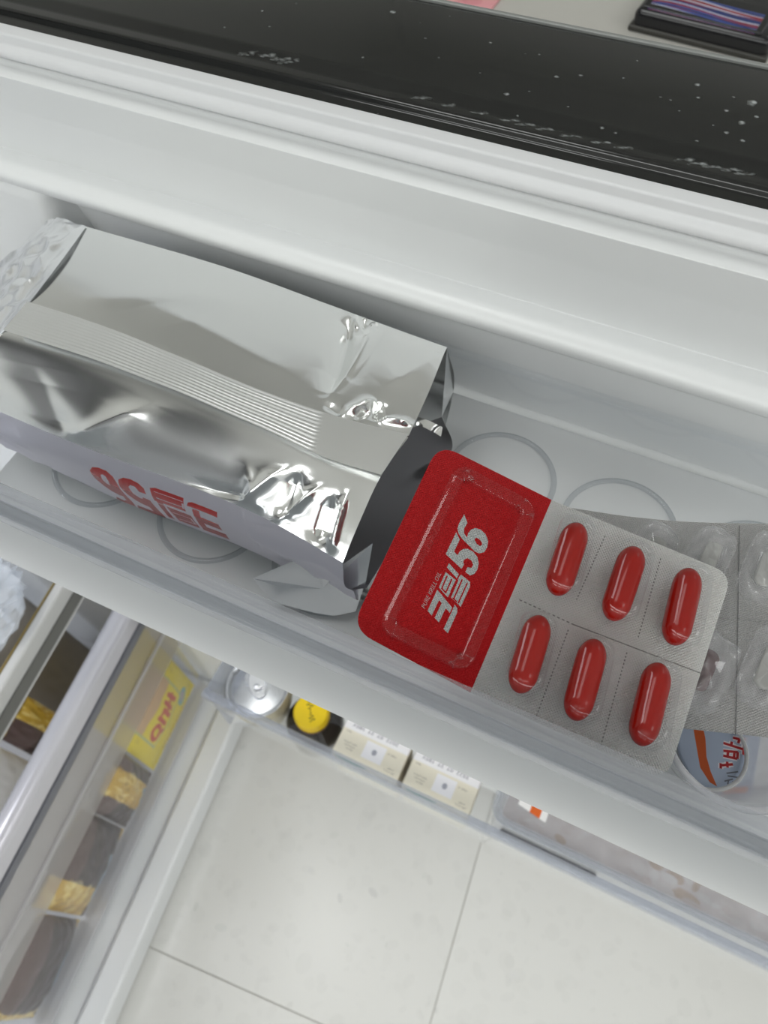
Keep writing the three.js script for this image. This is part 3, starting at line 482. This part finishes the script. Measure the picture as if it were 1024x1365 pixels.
{ // drink can
  const p = at(343, 914, 0.597), can = thing('drink_can', 'silver drink can seen from above beside the bottle with the yellow cap', 'can', V(p.x, LY, p.z));
  const H = 0.063, R = 0.0262, lat = (l) => new THREE.LatheGeometry(l.map(([r, y]) => new THREE.Vector2(r, y)), 64);
  const alu = phys({ color: lin(0.66, 0.67, 0.69), roughness: 0.22, metalness: 1 }), tabAlu = phys({ color: lin(0.9, 0.9, 0.92), roughness: 0.16, metalness: 1 });
  lpart('body', lat([[0.0001, 0.003], [0.015, 0.0], [0.0185, 0.008], [0.0235, 0.03], [R, H - 0.016], [R, H - 0.012], [0.0248, H - 0.002]]), phys({ color: lin(0.5, 0.46, 0.34), roughness: 0.35, metalness: 0.4 }), can, { label: 'pale gold body' });
  lpart('lid', lat([[0.0248, H - 0.003], [0.0258, H - 0.0008], [0.0252, H], [0.0241, H - 0.0004], [0.0231, H - 0.0055], [0.0221, H - 0.006], [0.0214, H - 0.0042], [0.0001, H - 0.0042]]), alu, can);
  const tear = new THREE.Shape(); tear.absellipse(0, 0.0085, 0.0085, 0.0072, 0, Math.PI * 2); const tg = new THREE.ExtrudeGeometry(tear, { depth: 0.0006, bevelEnabled: true, bevelSize: 0.0012, bevelThickness: 0.001, bevelSegments: 4 }); tg.rotateX(-Math.PI / 2); tg.translate(0, H - 0.0043, 0);
  const tab = new THREE.Shape(); tab.absellipse(0, 0, 0.0062, 0.0115, 0, Math.PI * 2); const hole = new THREE.Path(); hole.absellipse(0, -0.0045, 0.0036, 0.0036, 0, Math.PI * 2); tab.holes.push(hole);
  const tb = new THREE.ExtrudeGeometry(tab, { depth: 0.0008, bevelEnabled: true, bevelSize: 0.0008, bevelThickness: 0.0008, bevelSegments: 4 }); tb.rotateX(-Math.PI / 2); tb.translate(0, H - 0.0024, -0.002);
  const riv = lat([[0.0001, H - 0.0002], [0.0022, H - 0.0004], [0.003, H - 0.0022], [0.003, H - 0.004]]);
  for (const g of [tg, tb, riv]) g.rotateY(0.75);
  lpart('opening', tg, alu, can); lpart('pull_tab', tb, tabAlu, can); lpart('rivet', riv, tabAlu, can);
}
{ // brown bottle
  const p = at(411, 951, 0.604), bt = thing('bottle', 'dark brown glass bottle with a yellow screw cap beside the drink can', 'bottle', V(p.x + 0.0008, LY, p.z - 0.0025));
  const lat = (l) => new THREE.LatheGeometry(l.map(([r, y]) => new THREE.Vector2(r, y)), 56);
  lpart('glass_body', lat([[0.0001, 0.002], [0.021, 0], [0.0238, 0.003], [0.0238, 0.027], [0.021, 0.033], [0.0135, 0.038], [0.0125, 0.041], [0.0125, 0.054]]), phys({ color: lin(0.012, 0.008, 0.007), roughness: 0.12, clearcoat: 0.6 }), bt);
  lpart('collar', lat([[0.0128, 0.0405], [0.0146, 0.041], [0.0146, 0.0435], [0.0128, 0.044]]), phys({ color: lin(0.12, 0.06, 0.045), roughness: 0.35 }), bt);
  const script = canvasTex(512, 512, (g, w, h) => {
    g.fillStyle = '#ecca08'; g.fillRect(0, 0, w, h); g.save(); g.translate(256, 256); g.rotate(0.98); g.fillStyle = '#3c3006'; g.strokeStyle = '#3c3006'; g.lineWidth = 9; g.lineCap = 'round';
    g.beginPath(); for (let k = 0; k <= 160; k++) { const t = k / 160, x = -150 + 300 * t, y = 34 * Math.sin(t * 40) * (0.6 + 0.5 * Math.sin(t * 9)) - (t > 0.28 && t < 0.36 ? 22 : 0) + 8 * Math.sin(t * 5); if (k) g.lineTo(x, y); else g.moveTo(x, y); } g.stroke();
    g.restore(); for (const [x, y] of [[120, 250], [330, 190], [250, 400]]) { g.beginPath(); g.ellipse(x, y, 9, 5, 0.4, 0, 7); g.fill(); }
  });
  const cap = lat([[0.0135, 0.0435], [0.0141, 0.044], [0.0141, 0.054], [0.0132, 0.0562], [0.0123, 0.0566], [0.0001, 0.0564]]);
  { const q = cap.attributes.position, uv = cap.attributes.uv; for (let i = 0; i < q.count; i++) uv.setXY(i, 0.5 + q.getX(i) / 0.03, 0.5 - q.getZ(i) / 0.03); }
  const cm = lpart('screw_cap', cap, phys({ color: lin(1, 1, 1), map: script, roughness: 0.4 }), bt, { label: 'yellow cap with dark handwriting' });
  const kn = []; for (let k = 0; k < 48; k++) { const a = k / 48 * 6.2832, g = new THREE.CylinderGeometry(0.00035, 0.00035, 0.009, 5); g.translate(Math.cos(a) * 0.0141, 0.0488, Math.sin(a) * 0.0141); kn.push(g); }
  const km = new THREE.Mesh(merge(kn), phys({ color: lin(0.82, 0.58, 0.004), roughness: 0.4 })); km.name = 'ridges'; cm.add(shade(km));
}
{ // two cartons
  const top = canvasTex(768, 448, (g, w, h) => {
    g.fillStyle = '#e9e2cf'; g.fillRect(0, 0, w, h); g.fillStyle = '#f1eff0'; g.fillRect(0, 0, w, h * 0.3);
    g.fillStyle = '#f3f1f3'; g.fillRect(w * 0.4, h * 0.36, w * 0.3, h * 0.44);
    g.fillStyle = '#a5a6b0'; g.beginPath(); g.ellipse(w * 0.555, h * 0.58, w * 0.035, h * 0.075, 0, 0, 7); g.fill();
    g.save(); g.translate(w * 0.47, h * 0.15); g.rotate(Math.PI); g.fillStyle = '#7f7d88'; g.font = 'bold 60px monospace'; g.textAlign = 'center'; g.textBaseline = 'middle'; g.fillText('2022.07.27 1B5Y', 0, 0); g.restore();
    const tx = (x, y, t, s) => { g.save(); g.translate(w * x, h * y); g.rotate(Math.PI); g.fillStyle = '#8f887c'; g.font = `bold ${s}px sans-serif`; g.textAlign = 'center'; g.fillText(t, 0, 0); g.restore(); };
    tx(0.82, 0.38, '비타', 34); for (const [x, y, ww] of [[0.2, 0.6, 0.2], [0.2, 0.67, 0.16], [0.22, 0.75, 0.1], [0.1, 0.34, 0.07], [0.8, 0.44, 0.13], [0.86, 0.76, 0.1], [0.85, 0.83, 0.16]]) for (let k = 0; k < ww * 60; k++) { g.fillStyle = `rgba(140,132,120,${0.35 + rnd() * 0.4})`; g.fillRect(w * x - w * ww / 2 + k * w / 60, h * y + (rnd() - 0.5) * 8, w / 80, 10 + rnd() * 8); }
  });
  const front = canvasTex(512, 768, (g, w, h) => { g.fillStyle = '#e6dfca'; g.fillRect(0, 0, w, h); g.fillStyle = '#1f8f86'; g.beginPath(); g.ellipse(w * 0.3, 30, w * 0.24, 70, 0, 0, 7); g.fill(); g.fillStyle = '#1f8f86'; g.fillRect(0, h * 0.5, w, h * 0.1); });
  const mats = { top: phys({ color: lin(1, 1, 1), map: top, roughness: 0.5 }), front: phys({ color: lin(1, 1, 1), map: front, roughness: 0.5 }), side: phys({ color: lin(0.68, 0.62, 0.5), roughness: 0.55 }) };
  [[[463, 957], [550, 996], [529, 1046], [440, 1005], 'cream carton with printed top standing next to the brown bottle'], [[556, 1000], [646, 1042], [622, 1092], [533, 1048], 'cream carton with printed top standing next to the clear tub']].forEach(([a, b, c, d, label]) => {
    const hh = 0.6, q = [a, b, c, d].map(([x, y]) => at(x, y, hh)), x0 = (q[0].x + q[3].x) / 2, x1 = (q[1].x + q[2].x) / 2 - 0.0006, z0 = -0.136, z1 = -0.1055, y1 = EYE - hh;
    const o = thing('carton', label, 'carton', V((x0 + x1) / 2, LY, (z0 + z1) / 2), 'cartons in the lower door bin');
    part('body', rbox(x0, x1, LY + 0.0005, y1 - 0.0008, z0, z1, 0.0012), mats.side, o);
    const lid = rbox(x0 + 0.0002, x1 - 0.0002, y1 - 0.0024, y1, z0 + 0.0002, z1 - 0.0002, 0.0012); { const p = lid.attributes.position, uv = lid.attributes.uv; for (let i = 0; i < p.count; i++) uv.setXY(i, (p.getX(i) - x0) / (x1 - x0), 1 - (p.getZ(i) - z0) / (z1 - z0)); }
    part('top_flap', lid, mats.top, o, { label: 'printed cream and white top' });
    const fr = rbox(x0 + 0.0015, x1 - 0.0015, LY + 0.002, y1 - 0.003, z1 - 0.0006, z1 + 0.0003, 0.0003); { const p = fr.attributes.position, uv = fr.attributes.uv; for (let i = 0; i < p.count; i++) uv.setXY(i, (p.getX(i) - x0) / (x1 - x0), (p.getY(i) - LY) / (y1 - LY)); }
    part('front_panel', fr, mats.front, o, { label: 'cream front with a green mark' });
  });
}
{ // clear tub with a label strip
  const h = 0.588, x0 = 0.0035, x1 = 0.232, z0 = -0.19, z1 = -0.1085, yT = EYE - h;
  const tub = thing('food_tub', 'clear plastic food tub with a white and orange label next to the cartons', 'tub', V((x0 + x1) / 2, LY, (z0 + z1) / 2));
  const ring = (o, i, y0, y1, r, mat, name) => { const s = roundedShape([[x0 + o, -z0 - o], [x1 - o, -z0 - o], [x1 - o, -z1 + o], [x0 + o, -z1 + o]], r); const hl = roundedShape([[x0 + i, -z0 - i], [x1 - i, -z0 - i], [x1 - i, -z1 + i], [x0 + i, -z1 + i]], Math.max(0.002, r - (i - o))); s.holes.push(new THREE.Path(hl.getPoints(10))); const g = new THREE.ExtrudeGeometry(s, { depth: y1 - y0, bevelEnabled: false, curveSegments: 10 }); g.rotateX(-Math.PI / 2); g.translate(0, y0, 0); part(name, creased(g, 0.5), mat, tub); };
  const tubM = phys({ color: lin(0.9, 0.91, 0.93), roughness: 0.32, transmission: 0.93, thickness: 0, ior: 1.45, side: THREE.DoubleSide });
  ring(0.004, 0.0052, LY + 0.001, yT - 0.002, 0.013, tubM, 'wall'); ring(0, 0.0058, yT - 0.003, yT, 0.016, tubM, 'rim'); ring(0.0015, 0.0042, yT - 0.008, yT - 0.0058, 0.014, tubM, 'lip');
  part('base', slab([[x0 + 0.0054, z0 + 0.0054], [x1 - 0.0054, z0 + 0.0054], [x1 - 0.0054, z1 - 0.0054], [x0 + 0.0054, z1 - 0.0054]], LY + 0.001, LY + 0.0025, 0.01), tubM, tub);
  const lid = slab([[x0 + 0.006, z0 + 0.006], [x1 - 0.006, z0 + 0.006], [x1 - 0.006, z1 - 0.006], [x0 + 0.006, z1 - 0.006]], yT - 0.009, yT - 0.0075, 0.011); part('lid', lid, phys({ color: lin(0.92, 0.92, 0.93), roughness: 0.3, transmission: 0.9, thickness: 0, side: THREE.DoubleSide }), tub);
  const lab = canvasTex(256, 128, (g, w, hh) => { g.fillStyle = '#f2f0ee'; g.fillRect(0, 0, w, hh); g.fillStyle = '#e0641c'; g.fillRect(w * 0.42, 0, w * 0.36, hh); });
  const q0 = at(694, 1064, h + 0.005), lg = slab([[q0.x, q0.z - 0.02], [q0.x + 0.022, q0.z - 0.02], [q0.x + 0.022, q0.z + 0.008], [q0.x, q0.z + 0.004]], yT - 0.0074, yT - 0.0068, 0.001, 0.0001); { const p = lg.attributes.position, uv = lg.attributes.uv; for (let i = 0; i < p.count; i++) uv.setXY(i, (p.getX(i) - q0.x) / 0.022, 0.5); }
  part('label_strip', lg, phys({ color: lin(1, 1, 1), map: lab, roughness: 0.5 }), tub, { label: 'white strip with an orange block' });
  const stripMat = phys({ color: lin(0.02, 0.02, 0.02), roughness: 0.4 }); part('black_strip', rbox(0.016, 0.09, EYE - 0.629, EYE - 0.62, z1 - 0.0035, z1 - 0.0018, 0.0006), stripMat, tub);  // black strip along part of the tub front
  const fill = patch([[V(x0 + 0.01, LY + 0.03, z0 + 0.01), V(0.1, LY + 0.025, z0 + 0.01), V(x1 - 0.01, LY + 0.02, z0 + 0.01)], [V(x0 + 0.01, LY + 0.03, z1 - 0.01), V(0.1, LY + 0.02, z1 - 0.01), V(x1 - 0.01, LY + 0.015, z1 - 0.01)]], 60, 24, (u, v, x, y, z) => 0.01 * N3(x * 60, 3, z * 60));
  const food = thing('dried_snacks', 'brownish dried snacks lying inside the clear tub', 'snacks', V((x0 + x1) / 2, LY + 0.004, (z0 + z1) / 2));
  part('heap', fill, phys({ color: lin(0.85, 0.83, 0.82), roughness: 0.7, side: THREE.DoubleSide, map: canvasTex(256, 128, (g, w, hh) => { g.fillStyle = '#e8dfdc'; g.fillRect(0, 0, w, hh); for (let k = 0; k < 160; k++) { g.fillStyle = ['#cbb096', '#ddd0ca', '#efe9e6', '#f2efee', '#e6dcd6'][k % 5]; g.beginPath(); g.ellipse(rnd() * w, rnd() * hh, 3 + rnd() * 9, 2 + rnd() * 5, rnd() * 3, 0, 7); g.fill(); } }) }), food);
}

// ------------------------------------------------------------------ inside the refrigerator
{
  const shelf = thing('glass_shelf', 'clear glass refrigerator shelf with a pale front trim above the drawer', 'shelf', cab(-0.55, EYE - 0.552, 0.07), null, RA);
  part('glass_pane', cbox(-0.82, -0.352, 0.546, 0.551, -0.222, 0.387, 0.001), M.clear, shelf);
  part('front_trim', cbox(-0.352, -0.343, 0.54, 0.577, -0.222, 0.387, 0.003), phys({ color: lin(0.55, 0.55, 0.54), roughness: 0.35 }), shelf, { label: 'pale grey front trim' });
  part('dark_strip', cbox(-0.3435, -0.3415, 0.556, 0.57, -0.222, 0.387, 0.0008), phys({ color: lin(0.12, 0.12, 0.11), roughness: 0.35 }), shelf);
  part('gold_strip', cbox(-0.3535, -0.352, 0.5405, 0.5435, -0.222, 0.387, 0.0006), phys({ color: lin(0.25, 0.18, 0.05), roughness: 0.4 }), shelf);
  const dr = thing('drawer', 'clear refrigerator drawer with a silvery rounded rail holding snacks', 'drawer', cab(-0.55, EYE - 0.957, 0.07), null, RA);
  part('front_rail', cbox(-0.357, -0.337, 0.645, 0.678, -0.215, 0.38, 0.009), phys({ color: lin(0.66, 0.65, 0.7), roughness: 0.22, metalness: 0.35 }), dr, { label: 'glossy silvery rail' });
  part('rail_groove', cbox(-0.349, -0.3385, 0.679, 0.69, -0.215, 0.38, 0.001), phys({ color: lin(0.16, 0.165, 0.19), roughness: 0.4 }), dr);
  part('frosted_panel', cbox(-0.348, -0.346, 0.684, 0.8, -0.215, 0.38, 0.0008), M.veil, dr, { label: 'frosted upper front' });
  part('panel_rib', cbox(-0.3455, -0.3435, 0.745, 0.751, -0.215, 0.38, 0.0008), phys({ color: lin(0.7, 0.69, 0.7), roughness: 0.3, transmission: 0.5, thickness: 0 }), dr);
  part('clear_panel', cbox(-0.348, -0.346, 0.801, 0.945, -0.215, 0.38, 0.0008), phys({ color: lin(0.985, 0.985, 0.99), roughness: 0.04, transmission: 1, thickness: 0, ior: 1.22, side: THREE.DoubleSide }), dr, { label: 'clear lower front' });
  part('bottom_panel', cbox(-0.8, -0.348, 0.9445, 0.947, -0.215, 0.38, 0.001), phys({ color: lin(0.8, 0.8, 0.82), roughness: 0.3, transmission: 0.4, thickness: 0 }), dr);
  for (const w of [-0.214, 0.3785]) part('side_panel', cbox(-0.8, -0.349, 0.66, 0.944, w, w + 0.0018, 0.0006), M.clear, dr);
  part('back_panel', cbox(-0.802, -0.8, 0.66, 0.944, -0.214, 0.38, 0.0006), M.clear, dr);

  // pillow bag: a puffed sheet with crimped ends, standing along the front of the drawer; w0..w1 along it, h0..h1 down it
  function bag(name, label, category, n, w0, w1, h0, h1, puff, mat, group, crimp = true, lean = 0.0, edge = null) {
    const o = thing(name, label, category, cab(n - puff, EYE - h1, (w0 + w1) / 2), group, RA);
    const side = (s) => surf((u, v) => { const e = Math.pow(Math.sin(Math.PI * Math.min(1, Math.max(0, u * 1.04 - 0.02))), 0.45) * Math.pow(Math.sin(Math.PI * Math.min(1, Math.max(0, v * 1.1 - 0.05))), 0.45); const d = s * puff * e + 0.0015 * N3(u * 9, v * 9, s + w0 * 20) ; return cab(n - puff + d + lean * (1 - v), EYE - (h0 + (h1 - h0) * v), s > 0 ? w1 + (w0 - w1) * u : w0 + (w1 - w0) * u); }, 36, 36);
    const a = side(1), b = side(-1); { const uv = a.attributes.uv; for (let i = 0; i < uv.count; i++) uv.setXY(i, uv.getX(i), 1 - uv.getY(i)); }
    part('wrapper', merge([a, b]), mat, o);
    if (crimp) for (const v of [0, 1]) part('crimped_end', surf((u, t) => cab(n - puff + 0.0012 * Math.sin(u * 120) + lean * (1 - v), EYE - (v ? h1 - 0.009 * t : h0 + 0.009 * t), w0 + (w1 - w0) * u), 90, 2), edge ?? mat, o);
    return o;
  }
  const yel = canvasTex(512, 1024, (g, w, h) => {
    g.fillStyle = '#e3cf12'; g.fillRect(0, 0, w, h); g.fillStyle = '#d8c40f'; for (let k = 0; k < 40; k++) g.fillRect(rnd() * w, rnd() * h, 30, 60);
    g.strokeStyle = '#b9bd7a'; g.lineWidth = 14; g.strokeRect(w * 0.17, h * 0.3, w * 0.6, h * 0.52);
    g.fillStyle = '#c9a67c'; g.fillRect(w * 0.18, h * 0.31, w * 0.58, h * 0.3);
    g.strokeStyle = '#c2301a'; g.lineWidth = 26; g.lineCap = 'round'; g.lineJoin = 'round';
    const s = (p) => { g.beginPath(); p.forEach(([x, y], i) => (i ? g.lineTo : g.moveTo).call(g, x * w, y * h)); g.stroke(); };
    g.beginPath(); g.ellipse(w * 0.29, h * 0.735, w * 0.065, h * 0.045, 0.3, 0, 7); g.stroke(); s([[0.29, 0.765], [0.36, 0.8]]);
    s([[0.42, 0.68], [0.42, 0.78]]); s([[0.42, 0.7], [0.51, 0.68], [0.51, 0.78]]); s([[0.58, 0.66], [0.58, 0.76]]); s([[0.66, 0.65], [0.68, 0.76]]); s([[0.55, 0.72], [0.69, 0.7]]);
    g.fillStyle = '#6fa9b0'; g.beginPath(); g.ellipse(w * 0.78, h * 0.86, w * 0.1, h * 0.05, 0.2, 0, 7); g.fill(); g.fillStyle = '#c3a8ac'; g.beginPath(); g.ellipse(w * 0.78, h * 0.86, w * 0.055, h * 0.025, 0.2, 0, 7); g.fill();
  });
  bag('snack_bag', 'yellow snack bag with red lettering standing behind the drawer front', 'snack bag', -0.3505, -0.208, -0.098, 0.7, 0.94, 0.014, phys({ color: lin(1, 1, 1), map: yel, roughness: 0.35, side: THREE.DoubleSide }), null, true, -0.01);
  const choc = (seedk, gold) => canvasTex(256, 256, (g, w, h) => {
    g.fillStyle = '#3a2a26'; g.fillRect(0, 0, w, h); g.fillStyle = '#5d4a48'; g.fillRect(0, 0, w, h * 0.3);
    g.fillStyle = '#caa548'; g.fillRect(w * gold[0], 0, w * (gold[1] - gold[0]), h);
    for (let k = 0; k < 60; k++) { g.fillStyle = ['#e8d27e', '#a07c2c', '#f0e0a0'][k % 3]; g.globalAlpha = 0.5; g.beginPath(); g.ellipse(w * (gold[0] + (gold[1] - gold[0]) * rnd()), h * rnd(), 6 + rnd() * 14, 4 + rnd() * 8, rnd() * 3, 0, 7); g.fill(); } g.globalAlpha = 1;
    g.fillStyle = '#a9bccb'; g.save(); g.translate(w * 0.5, h * 0.8); g.rotate(-0.15); g.fillRect(-w * 0.3, -12, w * 0.5, 30); g.fillStyle = '#5d7fa4'; for (let k = 0; k < 9; k++) g.fillRect(-w * 0.26 + k * 13, -4, 8, 12); g.restore();
  });
  const cm = (k, gold) => phys({ color: lin(1, 1, 1), map: choc(k, gold), roughness: 0.3, side: THREE.DoubleSide });
  bag('chocolate_packet', 'brown and gold chocolate packet touching the yellow snack bag', 'chocolate', -0.3505, -0.094, -0.03, 0.83, 0.94, 0.015, cm(1, [0.3, 0.75]), 'chocolate packets in the drawer');
  bag('chocolate_packet', 'brown chocolate packet with pale blue label, middle of the three by the drawer front', 'chocolate', -0.3505, -0.028, 0.066, 0.81, 0.942, 0.017, cm(2, [0.0, 0.32]), 'chocolate packets in the drawer');
  bag('chocolate_packet', 'dark brown chocolate packet farthest from the yellow snack bag', 'chocolate', -0.3505, 0.07, 0.165, 0.835, 0.942, 0.018, cm(3, [0.0, 0.08]), 'chocolate packets in the drawer');
  bag('chocolate_packet', 'chocolate packet with gold and blue wrapper behind the silvery drawer rail', 'chocolate', -0.4, -0.1, -0.055, 0.72, 0.84, 0.012, cm(4, [0.5, 1]), 'chocolate packets in the drawer', true, -0.02);
  bag('paper_packet', 'plain white packet behind the silvery drawer rail', 'packet', -0.41, -0.05, 0.03, 0.73, 0.86, 0.012, phys({ color: lin(0.78, 0.78, 0.8), roughness: 0.4, side: THREE.DoubleSide }), null, true, -0.02);
  bag('paper_packet', 'greyish brown packet lying deep in the drawer behind the rail', 'packet', -0.47, -0.2, -0.11, 0.74, 0.93, 0.02, phys({ color: lin(0.2, 0.17, 0.135), roughness: 0.5, side: THREE.DoubleSide }), null, true, -0.03);
  // clear bag on the shelf
  const ice = thing('plastic_bag', 'crumpled clear plastic bag lying on the glass shelf', 'plastic bag', cab(-0.4, EYE - 0.546, -0.11), null, RA);
  const blob = new THREE.SphereGeometry(1, 48, 32); { const p = blob.attributes.position; for (let i = 0; i < p.count; i++) { const x = p.getX(i), y = p.getY(i), z = p.getZ(i), k = 1 + 0.3 * ridged(x * 2.5, y * 2.5, z * 2.5) - 0.2 + 0.12 * N3(x * 7, y * 7, z * 7), q = cab(-0.395 + x * 0.04 * k, EYE - 0.526 + Math.max(-0.0195, y * 0.019 * k), -0.115 + z * 0.045 * k); p.setXYZ(i, q.x, q.y, q.z); } blob.computeVertexNormals(); }
  part('film', creased(blob, 0.5), phys({ color: lin(0.9, 0.92, 0.95), roughness: 0.12, transmission: 0.7, thickness: 0, side: THREE.DoubleSide }), ice);
  bag('paper_packet', 'plain pale packet leaning on the shelf beside the clear plastic bag', 'packet', -0.4, -0.05, 0.08, 0.5, 0.545, 0.02, phys({ color: lin(0.7, 0.7, 0.71), roughness: 0.45, side: THREE.DoubleSide }));
}

// ------------------------------------------------------------------ white desk behind the door
{
  const dy = EYE - 0.3, desk = thing('desk', 'white desk standing behind the refrigerator door', 'desk', V(0.1, 0, -0.8));
  part('desk_top', rbox(-0.9, 1.2, dy - 0.03, dy, -1.35, -0.3, 0.003), phys({ color: lin(0.55, 0.54, 0.5), roughness: 0.45, bumpMap: tile(grainTex, 0.1), bumpScale: 0.00005 }), desk);
  for (const [x, z] of [[-0.85, -1.3], [1.15, -1.3], [-0.85, -0.35], [1.15, -0.35]]) part('leg', rbox(x - 0.025, x + 0.025, 0.0, dy - 0.03, z - 0.025, z + 0.025, 0.003), M.white, desk);
  const a = at(520, -60, 0.299), b = at(668, 0, 0.299), c = at(650, 24, 0.299), d = at(480, -22, 0.299);
  const pinkTex = canvasTex(256, 256, (g, w, h) => { g.fillStyle = '#e6a3a8'; g.fillRect(0, 0, w, h); for (let k = 0; k < 50; k++) { g.fillStyle = `rgba(205,120,130,${0.1 + rnd() * 0.3})`; g.beginPath(); g.ellipse(rnd() * w, rnd() * h, 6 + rnd() * 22, 6 + rnd() * 16, 0, 0, 7); g.fill(); } for (const [x, y] of [[0.47, 0.36], [0.72, 0.5], [0.2, 0.2], [0.85, 0.75], [0.3, 0.7]]) { g.fillStyle = '#8fb03a'; g.beginPath(); g.ellipse(x * w, y * h, 12, 22, 0.5, 0, 7); g.fill(); } });
  const pink = thing('pink_card', 'pink printed card with green leaves lying on the white desk', 'card', V((a.x + c.x) / 2, dy, (a.z + c.z) / 2));
  const x0 = -0.31, x1 = b.x, z1 = c.z + 0.004, z0 = z1 - 0.16, pg = slab([[x0, z0], [x1 + 0.004, z0], [x1 - 0.002, z1], [x0, z1]], dy + 0.0004, dy + 0.0024, 0.004); { const p = pg.attributes.position, uv = pg.attributes.uv; for (let i = 0; i < p.count; i++) uv.setXY(i, (p.getX(i) - x0) / (x1 - x0), (p.getZ(i) - z0) / (z1 - z0)); }
  part('sheet', pg, phys({ color: lin(1, 1, 1), map: pinkTex, roughness: 0.6 }), pink);
  const l = at(850, 20, 0.29), r = at(1024, 62, 0.29), W = r.clone().sub(l), len = 0.1, ang = Math.atan2(-W.z, W.x), zc = (l.z + r.z) / 2 - 0.032, xc = (l.x + r.x) / 2 + 0.002;
  const blk = thing('case', 'black glossy case with red and blue print lying on the desk', 'case', V(xc, dy, zc), null, ang);
  const cz = canvasTex(512, 256, (g, w, h) => { g.fillStyle = '#0c0d11'; g.fillRect(0, 0, w, h); for (let k = 0; k < 26; k++) { g.strokeStyle = ['#3b4f9c', '#8c2b30', '#c9cbe0', '#22336e'][k % 4]; g.lineWidth = 8 + rnd() * 14; g.beginPath(); const y0 = h * (0.15 + rnd() * 0.7); g.moveTo(w * 0.05, y0); g.bezierCurveTo(w * 0.3, y0 - 60 * rnd(), w * 0.6, y0 + 70 * rnd(), w * 0.95, y0 + 20); g.stroke(); } });
  lpart('body', new RoundedBoxGeometry(0.094, 0.014, 0.066, 4, 0.005).translate(0, 0.0072, 0), phys({ color: lin(0.012, 0.012, 0.014), roughness: 0.15 }), blk);
  lpart('printed_panel', new RoundedBoxGeometry(0.082, 0.003, 0.034, 3, 0.0012).translate(-0.002, 0.0142, 0.0125), phys({ color: lin(1, 1, 1), map: cz, roughness: 0.12 }), blk, { label: 'red, blue and white printed panel' });
  lpart('clasp', new RoundedBoxGeometry(0.016, 0.004, 0.012, 3, 0.0015).translate(0.0, 0.0145, -0.014), phys({ color: lin(0.8, 0.8, 0.82), roughness: 0.2, metalness: 1 }), blk);
  lpart('base_strip', new RoundedBoxGeometry(0.097, 0.004, 0.07, 3, 0.0015).translate(0, 0.0021, 0), phys({ color: lin(0.05, 0.048, 0.042), roughness: 0.4 }), blk);
}

renderer.render(scene, camera);
